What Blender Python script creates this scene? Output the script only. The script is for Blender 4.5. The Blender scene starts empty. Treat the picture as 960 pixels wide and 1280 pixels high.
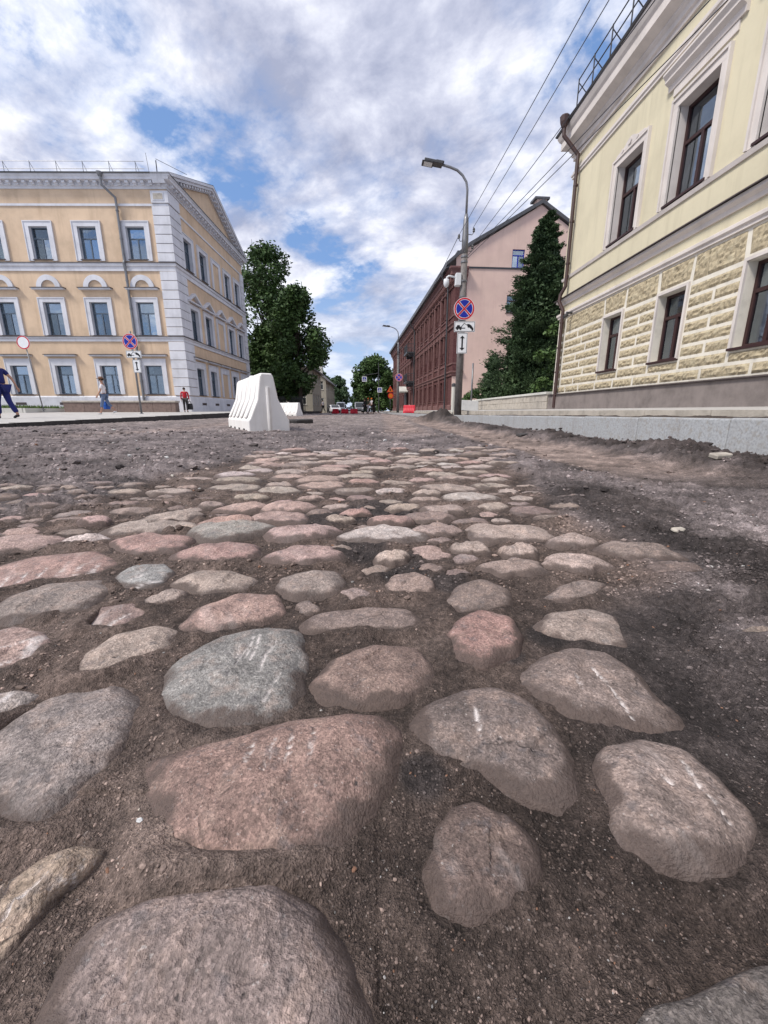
import bpy, bmesh, math, random
import numpy as np
from mathutils import Vector, Matrix, Euler

random.seed(7)
rng = np.random.default_rng(7)
SC = bpy.context.scene
COL = SC.collection
PI = math.pi

# ------------------------------------------------------------------ camera
CAMH = 0.30
F = 500.0 / 1280.0
PITCH = math.atan(126 / 500.0)
YAW = 0.028
cd = bpy.data.cameras.new('camera')
cd.sensor_fit = 'VERTICAL'; cd.sensor_height = 36; cd.sensor_width = 27
cd.lens = 36 * F
cd.clip_start = 0.01; cd.clip_end = 3000
cam = bpy.data.objects.new('camera', cd); COL.objects.link(cam)
cam.location = (0, 0, CAMH)
cam.rotation_euler = Euler((PI / 2 - PITCH, 0, -YAW), 'XYZ')
SC.camera = cam

# ------------------------------------------------------------------ sky, sun, exposure
SUN_DIR = Vector((-0.66, -0.36, 0.92)).normalized()
SUN_EL = math.asin(SUN_DIR.z); SUN_ROT = math.atan2(SUN_DIR.x, SUN_DIR.y)
w = bpy.data.worlds.new('World'); SC.world = w; w.use_nodes = True
nt = w.node_tree; nt.nodes.clear()
def N(tree, typ, **kw):
    n = tree.nodes.new(typ)
    for k, v in kw.items(): setattr(n, k, v)
    return n
def setin(n, **kw):
    for k, v in kw.items(): n.inputs[k.replace('_', ' ')].default_value = v
def math_node(t, op, a, b=None, clamp=False):
    n = N(t, 'ShaderNodeMath', operation=op); n.use_clamp = clamp
    for i, x in enumerate((a, b)):
        if x is None: continue
        if isinstance(x, (int, float)): n.inputs[i].default_value = x
        else: t.links.new(x, n.inputs[i])
    return n.outputs[0]
def mixc(t, fac, a, b, mode='MIX'):
    n = N(t, 'ShaderNodeMix', data_type='RGBA', blend_type=mode)
    n.clamp_factor = True
    for s, x in ((0, fac), (6, a), (7, b)):
        if isinstance(x, (int, float)): n.inputs[s].default_value = x
        elif isinstance(x, tuple): n.inputs[s].default_value = x if len(x) == 4 else (*x, 1)
        else: t.links.new(x, n.inputs[s])
    return n.outputs[2]
def ramp(t, x, stops, interp='LINEAR'):
    n = N(t, 'ShaderNodeValToRGB'); n.color_ramp.interpolation = interp
    e = n.color_ramp.elements
    while len(e) < len(stops): e.new(0.5)
    for i, (p, c) in enumerate(stops):
        e[i].position = p
        e[i].color = (c, c, c, 1) if isinstance(c, (int, float)) else (*c, 1)
    t.links.new(x, n.inputs[0]); return n.outputs[0]
def noise(t, vec, scale, detail=4, rough=.55, dist=0.0, dim='3D'):
    n = N(t, 'ShaderNodeTexNoise', noise_dimensions=dim)
    n.inputs['Scale'].default_value = scale; n.inputs['Detail'].default_value = detail
    n.inputs['Roughness'].default_value = rough; n.inputs['Distortion'].default_value = dist
    if vec is not None: t.links.new(vec, n.inputs['Vector'])
    return n.outputs['Fac']
def mapping(t, vec, loc=(0, 0, 0), rot=(0, 0, 0), scale=(1, 1, 1)):
    n = N(t, 'ShaderNodeMapping')
    n.inputs['Location'].default_value = loc; n.inputs['Rotation'].default_value = rot; n.inputs['Scale'].default_value = scale
    t.links.new(vec, n.inputs['Vector']); return n.outputs[0]

sky = N(nt, 'ShaderNodeTexSky', sky_type='NISHITA')
sky.sun_disc = False; sky.sun_elevation = SUN_EL; sky.sun_rotation = SUN_ROT
sky.air_density = 1.0; sky.dust_density = 1.2; sky.ozone_density = 2.5
tc = N(nt, 'ShaderNodeTexCoord')
sep = N(nt, 'ShaderNodeSeparateXYZ'); nt.links.new(tc.outputs['Generated'], sep.inputs[0])
zz = math_node(nt, 'ADD', math_node(nt, 'MAXIMUM', sep.outputs[2], 0.0), 0.30)
comb = N(nt, 'ShaderNodeCombineXYZ')
nt.links.new(math_node(nt, 'DIVIDE', sep.outputs[0], zz), comb.inputs[0])
nt.links.new(math_node(nt, 'DIVIDE', sep.outputs[1], zz), comb.inputs[1])
cp = mapping(nt, comb.outputs[0], loc=(1.614, 6.258, 0), rot=(0, 0, .5), scale=(1.0, 1.0, 1))
cov = noise(nt, cp, 2.1, 9, .60, .1)
puff = noise(nt, mapping(nt, cp, loc=(7, 2, 1), scale=(1, 1.15, 1)), 4.8, 9, .60, .15)
covf = ramp(nt, math_node(nt, 'ADD', math_node(nt, 'MULTIPLY', cov, .75), math_node(nt, 'MULTIPLY', puff, .25)), [(.40, 0.0), (.45, .65), (.52, 1.0)])
big = noise(nt, mapping(nt, cp, loc=(1, 9, 2), scale=(.7, 1.2, 1)), 1.0, 5, .5, .3)
lum = math_node(nt, 'ADD', math_node(nt, 'MULTIPLY', puff, .6), math_node(nt, 'MULTIPLY', big, .4))
SKYG = 10.0
cloudc = ramp(nt, lum, [(.37, (.27, .295, .40)), (.45, (.41, .43, .53)), (.53, (.60, .615, .69)), (.62, (.82, .82, .85))])
skyb = mixc(nt, .55, sky.outputs[0], (.14 * SKYG, .26 * SKYG, .53 * SKYG, 1))
cl = N(nt, 'ShaderNodeVectorMath', operation='SCALE'); nt.links.new(cloudc, cl.inputs[0]); cl.inputs['Scale'].default_value = SKYG
withcl = mixc(nt, covf, skyb, cl.outputs[0])
hz = ramp(nt, sep.outputs[2], [(0.0, .75), (.10, .5), (.30, 0.0)])
final = mixc(nt, hz, withcl, (.40 * SKYG, .48 * SKYG, .62 * SKYG, 1))
bg = N(nt, 'ShaderNodeBackground'); bg.inputs['Strength'].default_value = 0.1
nt.links.new(final, bg.inputs['Color'])
wo = N(nt, 'ShaderNodeOutputWorld'); nt.links.new(bg.outputs[0], wo.inputs[0])

sd = bpy.data.lights.new('sun', 'SUN'); sd.energy = 2.4; sd.angle = math.radians(12); sd.color = (1, .95, .87)
so = bpy.data.objects.new('sun', sd); COL.objects.link(so)
so.rotation_euler = (-SUN_DIR).to_track_quat('-Z', 'Y').to_euler()

SC.view_settings.view_transform = 'Standard'
try: SC.view_settings.look = 'None'
except Exception: pass
SC.view_settings.gamma = 1.0
SC.view_settings.exposure = 0.66
SC.view_settings.use_curve_mapping = False

# ------------------------------------------------------------------ materials
MATS = {}
def new_mat(name):
    m = bpy.data.materials.new(name); m.use_nodes = True
    t = m.node_tree; b = t.nodes['Principled BSDF']
    MATS[name] = m
    return m, t, b
def setb(b, col=None, rough=None, spec=None, metal=None):
    if col is not None: b.inputs['Base Color'].default_value = (*col, 1)
    if rough is not None: b.inputs['Roughness'].default_value = rough
    if spec is not None: b.inputs['Specular IOR Level'].default_value = spec
    if metal is not None: b.inputs['Metallic'].default_value = metal
def pos(t):
    return N(t, 'ShaderNodeNewGeometry').outputs['Position']
def bump(t, b, h, strength=.4, dist=.01):
    n = N(t, 'ShaderNodeBump'); n.inputs['Strength'].default_value = strength; n.inputs['Distance'].default_value = dist
    t.links.new(h, n.inputs['Height']); t.links.new(n.outputs[0], b.inputs['Normal'])
def mat(name, col, rough=.8, var=.25, scale=2.0, bs=40, bd=.004, spec=.3, metal=0, streak=0.0, streak_col=None, col2=None):
    m, t, b = new_mat(name); setb(b, col, rough, spec, metal)
    p = pos(t)
    n1 = noise(t, p, scale, 6, .62)
    d = tuple(max(0, c * (1 - var)) for c in col); l = tuple(min(1, c * (1 + var * .6)) for c in col)
    c = ramp(t, n1, [(.32, d), (.5, col), (.7, l)])
    if col2 is not None:
        n3 = noise(t, p, scale * .45, 5, .6)
        c = mixc(t, ramp(t, n3, [(.52, 0.0), (.66, .8)]), c, col2)
    if streak > 0:
        n2 = noise(t, mapping(t, p, scale=(3.5, 3.5, .35)), 1.0, 6, .65)
        f = ramp(t, n2, [(.50, 0.0), (.75, streak)])
        c = mixc(t, f, c, streak_col or tuple(x * .45 for x in col))
    t.links.new(c, b.inputs['Base Color'])
    if bd > 0: bump(t, b, noise(t, p, bs, 5, .6), .5, bd)
    return m

mat('peach_render', (.63, .472, .335), .9, .16, .8, 30, .004, streak=.55, streak_col=(.43, .31, .21), col2=(.54, .395, .275))
mat('white_trim', (.62, .62, .66), .85, .14, 1.2, 30, .003, streak=.35, streak_col=(.36, .36, .38))
mat('cream_render', (.60, .545, .40), .9, .12, .7, 25, .004, streak=.55, streak_col=(.43, .385, .28), col2=(.545, .49, .36))
mat('cream_trim', (.60, .55, .52), .85, .14, 1.5, 30, .003, streak=.25, streak_col=(.35, .32, .31))
mat('mortar', (.66, .62, .545), .9, .15, 4, 60, .004)
mat('ochre_stone', (.415, .35, .24), .95, .45, 16, 60, .02, col2=(.50, .44, .31))
mat('pink_render', (.64, .465, .395), .9, .09, .6, 25, .003, streak=.4, streak_col=(.48, .33, .29), col2=(.575, .405, .355))
mat('plinth_stone', (.21, .18, .17), .85, .25, 3, 50, .005, streak=.25)
mat('roof_metal', (.07, .07, .075), .5, .2, 3, 10, .002, spec=.5)
mat('ledge_metal', (.06, .045, .045), .5, .2, 3, 10, .0, spec=.5)
mat('brown_pipe', (.055, .028, .025), .45, .2, 4, 10, 0, spec=.5)
mat('grey_pipe', (.20, .20, .21), .45, .2, 5, 10, 0, spec=.5, metal=.4)
mat('blue_frame', (.10, .13, .17), .5, .15, 5, 10, 0)
mat('brown_frame', (.040, .018, .018), .45, .15, 5, 10, 0)
mat('curtain', (.62, .64, .66), .9, .12, 6, 10, 0)
mat('blind', (.38, .36, .33), .9, .1, 6, 10, 0)
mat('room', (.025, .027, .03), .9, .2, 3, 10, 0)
mat('granite_wall', (.20, .145, .125), .8, .3, 6, 80, .004, streak=.2)
mat('pale_granite', (.37, .38, .395), .75, .32, 60, 190, .003, streak=.35, streak_col=(.20, .17, .15), col2=(.30, .285, .265))
mat('kerb_granite', (.40, .42, .44), .8, .30, 28, 120, .003, col2=(.30, .31, .30))
mat('pavement_stone', (.42, .40, .38), .9, .2, 3, 60, .004)
mat('limestone', (.42, .38, .33), .9, .28, 5, 40, .01)
mat('plastic_white', (.78, .76, .74), .5, .06, 3, 10, 0, spec=.4, streak=.55, streak_col=(.52, .47, .42))
mat('plastic_red', (.55, .02, .04), .5, .1, 3, 10, 0)
mat('concrete_pole', (.17, .155, .15), .85, .38, 9, 60, .006, streak=.5, streak_col=(.08, .07, .065))
mat('steel', (.20, .20, .21), .45, .2, 6, 20, 0, spec=.5, metal=.6)
mat('dark_steel', (.05, .05, .055), .5, .2, 6, 20, 0, spec=.5)
mat('sign_blue', (.012, .022, .30), .4, .05, 6, 10, 0)
mat('sign_red', (.50, .015, .03), .4, .05, 6, 10, 0)
mat('sign_white', (.74, .75, .77), .4, .05, 6, 10, 0)
mat('sign_black', (.012, .012, .014), .4, .05, 6, 10, 0)
mat('sign_orange', (.65, .16, .01), .4, .05, 6, 10, 0)
mat('sign_green', (.02, .30, .16), .4, .05, 6, 10, 0)
mat('white_plastic_box', (.62, .63, .65), .5, .05, 6, 10, 0)
mat('bark', (.07, .055, .042), .95, .3, 6, 25, .02)
mat('skin', (.42, .235, .165), .6, .08, 20, 10, 0)
mat('navy_cloth', (.017, .022, .125), .85, .2, 15, 60, .002)
mat('white_cloth', (.70, .66, .68), .85, .08, 15, 60, .002)
mat('denim', (.13, .17, .27), .85, .2, 15, 60, .002)
mat('red_cloth', (.42, .018, .03), .85, .15, 15, 60, .002)
mat('dark_cloth', (.035, .033, .035), .85, .2, 15, 60, .002)
mat('olive_cloth', (.10, .10, .07), .85, .2, 15, 60, .002)
mat('hair', (.035, .022, .016), .6, .2, 40, 40, .002)
mat('straw', (.14, .07, .04), .8, .2, 40, 40, .002)
mat('bag_blue', (.02, .10, .42), .5, .2, 12, 20, .003)
mat('bag_black', (.02, .02, .022), .5, .2, 12, 20, .003)
mat('shoe', (.6, .6, .6), .6, .1, 10, 10, 0)
mat('rubber', (.02, .02, .02), .7, .1, 10, 10, 0)
mat('paint_white', (.68, .68, .70), .3, .04, 2, 10, 0, spec=.5)
mat('paint_grey', (.20, .21, .23), .3, .04, 2, 10, 0, spec=.5)
mat('car_glass', (.02, .025, .03), .08, .05, 2, 10, 0, spec=.6)
mat('far_cream', (.36, .33, .27), .9, .15, 1, 20, 0, streak=.2)
mat('far_white', (.55, .54, .50), .9, .15, 1, 20, 0)
mat('far_roof', (.16, .15, .15), .8, .2, 1, 20, 0)
mat('asphalt', (.06, .055, .055), .95, .35, 14, 90, .012)
mat('wire', (.05, .05, .06), .6, 0.05, 5, 10, 0)
mat('slab', (.52, .52, .52), .8, .1, 8, 40, .002)

def brick_mat():
    m, t, b = new_mat('red_brick'); setb(b, rough=.9, spec=.2)
    p = pos(t)
    n = noise(t, mapping(t, p, scale=(5, 5, 13)), 1.0, 3, .6)
    c = ramp(t, n, [(.3, (.065, .026, .026)), (.5, (.105, .045, .044)), (.72, (.15, .075, .07))])
    n2 = noise(t, p, .35, 5, .6)
    c = mixc(t, ramp(t, n2, [(.45, 0.0), (.7, .5)]), c, (.10, .035, .038))
    t.links.new(c, b.inputs['Base Color']); bump(t, b, n, .4, .01)
brick_mat()
mat('brick_trim', (.165, .085, .080), .9, .25, 3, 30, .004)

def glass_mat():
    m = bpy.data.materials.new('glass'); m.use_nodes = True; MATS['glass'] = m
    t = m.node_tree; t.nodes.clear()
    g = N(t, 'ShaderNodeBsdfGlossy'); g.inputs['Roughness'].default_value = .03; g.inputs['Color'].default_value = (.75, .85, .95, 1)
    tr = N(t, 'ShaderNodeBsdfTransparent'); tr.inputs['Color'].default_value = (.62, .68, .70, 1)
    lw = N(t, 'ShaderNodeLayerWeight'); lw.inputs['Blend'].default_value = .32
    fac = math_node(t, 'ADD', math_node(t, 'MULTIPLY', lw.outputs['Fresnel'], .8), math_node(t, 'ADD', math_node(t, 'MULTIPLY', N(t, 'ShaderNodeObjectInfo').outputs['Random'], .38), .07), True)
    mx = N(t, 'ShaderNodeMixShader'); t.links.new(fac, mx.inputs[0]); t.links.new(tr.outputs[0], mx.inputs[1]); t.links.new(g.outputs[0], mx.inputs[2])
    nb = N(t, 'ShaderNodeBump'); nb.inputs['Strength'].default_value = .25; nb.inputs['Distance'].default_value = .02
    t.links.new(noise(t, pos(t), 1.6, 2, .5), nb.inputs['Height']); t.links.new(nb.outputs[0], g.inputs['Normal'])
    o = N(t, 'ShaderNodeOutputMaterial'); t.links.new(mx.outputs[0], o.inputs[0])
glass_mat()

def leaf_mat(name, c0, c1, c2):
    m, t, b = new_mat(name); setb(b, rough=.6, spec=.25)
    p = pos(t)
    n = noise(t, p, .9, 3, .6); n2 = noise(t, p, 9, 2, .5)
    s = math_node(t, 'ADD', math_node(t, 'MULTIPLY', n, .5), math_node(t, 'MULTIPLY', n2, .5))
    c = ramp(t, s, [(.36, c0), (.5, c1), (.64, c2)])
    t.links.new(c, b.inputs['Base Color'])
    b.inputs['Subsurface Weight'].default_value = 0
leaf_mat('leaf_dark', (.026, .050, .018), (.050, .092, .028), (.09, .15, .042))
leaf_mat('leaf_mid', (.028, .055, .020), (.055, .10, .030), (.10, .16, .045))
leaf_mat('leaf_far', (.035, .065, .035), (.055, .095, .045), (.09, .14, .06))
leaf_mat('needle', (.022, .042, .020), (.042, .074, .032), (.075, .118, .048))
leaf_mat('grass_blade', (.05, .09, .02), (.09, .15, .03), (.16, .22, .06))

def vc_soil():
    m, t, b = new_mat('soil'); setb(b, rough=.95, spec=.22)
    p = pos(t)
    a = N(t, 'ShaderNodeVertexColor', layer_name='Col')
    n1 = noise(t, p, 18, 6, .68); n2 = noise(t, p, 140, 4, .7); n3 = noise(t, p, 620, 2, .6)
    f = math_node(t, 'ADD', math_node(t, 'MULTIPLY', n1, .35), math_node(t, 'ADD', math_node(t, 'MULTIPLY', n2, .40), math_node(t, 'MULTIPLY', n3, .25)))
    k = ramp(t, f, [(.37, .28), (.48, .80), (.55, 1.30), (.64, 2.6)])
    c = mixc(t, 1.0, a.outputs['Color'], k, 'MULTIPLY')
    sp = ramp(t, noise(t, p, 420, 1, .5), [(.70, 0.0), (.76, .7)])
    c = mixc(t, sp, c, (.30, .25, .23))
    t.links.new(c, b.inputs['Base Color'])
    h = math_node(t, 'ADD', math_node(t, 'MULTIPLY', n2, .7), math_node(t, 'MULTIPLY', n3, .3))
    bump(t, b, h, 1.0, .010)
    t.links.new(ramp(t, n1, [(.4, .7), (.6, 1.0)]), b.inputs['Roughness'])
vc_soil()

def vc_pebble():
    m, t, b = new_mat('pebble'); setb(b, rough=.85, spec=.3)
    a = N(t, 'ShaderNodeVertexColor', layer_name='Col')
    k = ramp(t, noise(t, pos(t), 300, 3, .6), [(.3, .6), (.7, 1.35)])
    t.links.new(mixc(t, 1.0, a.outputs['Color'], k, 'MULTIPLY'), b.inputs['Base Color'])
vc_pebble()

def stone_mat():
    m, t, b = new_mat('cobble_granite'); setb(b, rough=.7, spec=.35)
    oi = N(t, 'ShaderNodeObjectInfo'); p = pos(t)
    a = N(t, 'ShaderNodeVertexColor', layer_name='Wear')     # r scuff, g soil film
    sp = N(t, 'ShaderNodeSeparateColor'); t.links.new(a.outputs['Color'], sp.inputs[0])
    n1 = noise(t, p, 22, 6, .7, .4); n2 = noise(t, p, 160, 4, .7); n3 = noise(t, p, 480, 2, .6)
    f = math_node(t, 'ADD', math_node(t, 'MULTIPLY', n1, .45), math_node(t, 'ADD', math_node(t, 'MULTIPLY', n2, .33), math_node(t, 'MULTIPLY', n3, .22)))
    k = ramp(t, f, [(.37, .50), (.5, 1.08), (.62, 1.85)])
    c = mixc(t, 1.0, mixc(t, 1.0, oi.outputs['Color'], (1.07, .97, .92), 'MULTIPLY'), k, 'MULTIPLY')
    hue = noise(t, p, 45, 4, .65)
    c = mixc(t, ramp(t, hue, [(.50, 0.0), (.68, .38)]), c, (.40, .29, .24))
    c = mixc(t, ramp(t, noise(t, p, 70, 3, .6), [(.58, 0.0), (.70, .5)]), c, (.11, .10, .105))
    c = mixc(t, ramp(t, noise(t, p, 300, 1, .5), [(.70, 0.0), (.76, .40)]), c, (.50, .46, .44))
    vo = N(t, 'ShaderNodeTexVoronoi'); vo.inputs['Scale'].default_value = 560; t.links.new(p, vo.inputs['Vector'])
    sv = N(t, 'ShaderNodeSeparateColor'); t.links.new(vo.outputs['Color'], sv.inputs[0])
    c = mixc(t, .55, c, mixc(t, 1.0, c, ramp(t, sv.outputs[0], [(0.0, .45), (.35, .85), (.75, 1.15), (1.0, 1.75)]), 'MULTIPLY'))
    cr = N(t, 'ShaderNodeTexVoronoi', feature='DISTANCE_TO_EDGE'); cr.inputs['Scale'].default_value = 9
    wv_ = N(t, 'ShaderNodeVectorMath', operation='ADD'); t.links.new(p, wv_.inputs[0])
    ns_ = N(t, 'ShaderNodeTexNoise'); ns_.inputs['Scale'].default_value = 26; ns_.inputs['Detail'].default_value = 5; t.links.new(p, ns_.inputs['Vector'])
    sc2 = N(t, 'ShaderNodeVectorMath', operation='SCALE'); t.links.new(ns_.outputs['Color'], sc2.inputs[0]); sc2.inputs['Scale'].default_value = .035; t.links.new(sc2.outputs[0], wv_.inputs[1])
    t.links.new(wv_.outputs[0], cr.inputs['Vector'])
    crk = math_node(t, 'MULTIPLY', ramp(t, cr.outputs['Distance'], [(0.0, 1.0), (.011, 0.0)]), ramp(t, noise(t, p, 12, 3, .6), [(.54, 0.0), (.64, .7)]))
    c = mixc(t, crk, c, (.05, .04, .036))
    # pits
    pit = ramp(t, noise(t, p, 95, 3, .7), [(.27, 1.0), (.33, 0.0)])
    c = mixc(t, pit, c, (.05, .04, .038))
    dn = math_node(t, 'ADD', sp.outputs[1], math_node(t, 'MULTIPLY', math_node(t, 'SUBTRACT', n1, .5), 1.1))
    dn = math_node(t, 'ADD', dn, math_node(t, 'MULTIPLY', math_node(t, 'SUBTRACT', n2, .5), .9))
    df = ramp(t, dn, [(.34, 0.0), (.80, .90)])
    c = mixc(t, df, c, mixc(t, n2, (.042, .030, .026), (.125, .091, .079)))
    sn = math_node(t, 'MULTIPLY', sp.outputs[0], ramp(t, n2, [(.34, .45), (.52, 1.0)]))
    c = mixc(t, sn, c, (.70, .64, .62))
    t.links.new(c, b.inputs['Base Color'])
    h = math_node(t, 'SUBTRACT', math_node(t, 'ADD', math_node(t, 'MULTIPLY', n1, .35), math_node(t, 'ADD', math_node(t, 'MULTIPLY', n2, .45), math_node(t, 'MULTIPLY', n3, .2))), math_node(t, 'MULTIPLY', crk, .25))
    bump(t, b, math_node(t, 'ADD', h, math_node(t, 'MULTIPLY', noise(t, p, 1300, 2, .6), .05)), .9, .0075)
    t.links.new(ramp(t, f, [(.4, .55), (.6, .85)]), b.inputs['Roughness'])
stone_mat()

# ------------------------------------------------------------------ numpy noise
def _h(ix, iy, s):
    n = (ix.astype(np.int64) * 374761393 + iy.astype(np.int64) * 668265263 + s * 2147483647 + 1013904223) & 0xffffffff
    n = ((n ^ (n >> 13)) * 1274126177) & 0xffffffff
    n = ((n ^ (n >> 16)) * 2246822519) & 0xffffffff
    n = n ^ (n >> 15)
    return (n & 0xffffff) / float(0x1000000)
def vnoise(x, y, s=0):
    ix = np.floor(x); iy = np.floor(y); fx = x - ix; fy = y - iy
    u = fx * fx * fx * (fx * (fx * 6 - 15) + 10); v = fy * fy * fy * (fy * (fy * 6 - 15) + 10)
    a = _h(ix, iy, s); b = _h(ix + 1, iy, s); c = _h(ix, iy + 1, s); d = _h(ix + 1, iy + 1, s)
    return (a * (1 - u) + b * u) * (1 - v) + (c * (1 - u) + d * u) * v
def fbm(x, y, o=4, s=0, g=.5):
    r = np.zeros_like(x); a = 1.0; t = 0
    x = x + 31.37 + s * .713; y = y + 17.91 + s * .377
    ca, sa = math.cos(.6), math.sin(.6)
    for i in range(o):
        r += a * vnoise(x, y, s + i * 17); t += a; a *= g
        x, y = (x * ca - y * sa) * 2.03 + 3.7, (x * sa + y * ca) * 2.03 + 1.3
    return r / t * 2 - 1
def worley(x, y, s=0):
    x = x + 12.43 + s * .571; y = y + 7.77 + s * .291
    ix = np.floor(x); iy = np.floor(y); best = np.full_like(x, 9.0); idv = np.zeros_like(x)
    for dx in (-1, 0, 1):
        for dy in (-1, 0, 1):
            cx = ix + dx; cy = iy + dy
            px = cx + _h(cx, cy, s); py = cy + _h(cx, cy, s + 5)
            d = (x - px) ** 2 + (y - py) ** 2
            m = d < best
            best = np.where(m, d, best); idv = np.where(m, _h(cx, cy, s + 9), idv)
    return np.sqrt(best), idv
def sstep(a, b, x):
    t = np.clip((x - a) / (b - a), 0, 1); return t * t * (3 - 2 * t)

# ------------------------------------------------------------------ mesh helpers
def mk_mesh(name, V, Fc, mats, smooth=False, mi=None):
    me = bpy.data.meshes.new(name)
    if isinstance(V, np.ndarray):
        nf, k = Fc.shape
        me.vertices.add(len(V)); me.vertices.foreach_set('co', V.astype(np.float32).ravel())
        me.loops.add(nf * k); me.loops.foreach_set('vertex_index', Fc.astype(np.int32).ravel())
        me.polygons.add(nf)
        me.polygons.foreach_set('loop_start', np.arange(0, nf * k, k, dtype=np.int32))
        me.polygons.foreach_set('loop_total', np.full(nf, k, dtype=np.int32))
    else:
        me.from_pydata(V, [], Fc)
    for m in mats: me.materials.append(MATS[m])
    if mi is not None: me.polygons.foreach_set('material_index', np.asarray(mi, dtype=np.int32))
    me.polygons.foreach_set('use_smooth', np.full(len(me.polygons), bool(smooth)))
    me.update(); me.validate()
    return me
def vcol(me, name, rgb):
    a = me.color_attributes.new(name, 'FLOAT_COLOR', 'POINT')
    d = np.ones((len(me.vertices), 4), dtype=np.float32); d[:, :rgb.shape[1]] = rgb
    a.data.foreach_set('color', d.ravel())
def add(name, me, parent=None, loc=(0, 0, 0), rz=0.0, rot=None):
    o = bpy.data.objects.new(name, me); COL.objects.link(o)
    o.parent = parent; o.location = loc
    o.rotation_euler = rot if rot is not None else (0, 0, rz)
    return o
def thing(name, label, cat, loc=(0, 0, 0), rz=0.0, group=None):
    o = add(name, None, None, loc, rz); o.empty_display_size = .2
    o['label'] = label; o['category'] = cat
    if group: o['group'] = group
    return o
def tag(o, label, cat, group=None):
    o['label'] = label; o['category'] = cat
    if group: o['group'] = group
    return o
def structure(o): o['kind'] = 'structure'; return o
def copy_tree(o, parent=None):
    c = o.copy(); COL.objects.link(c)
    if parent: c.parent = parent
    for ch in list(o.children): copy_tree(ch, c)
    return c

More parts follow.
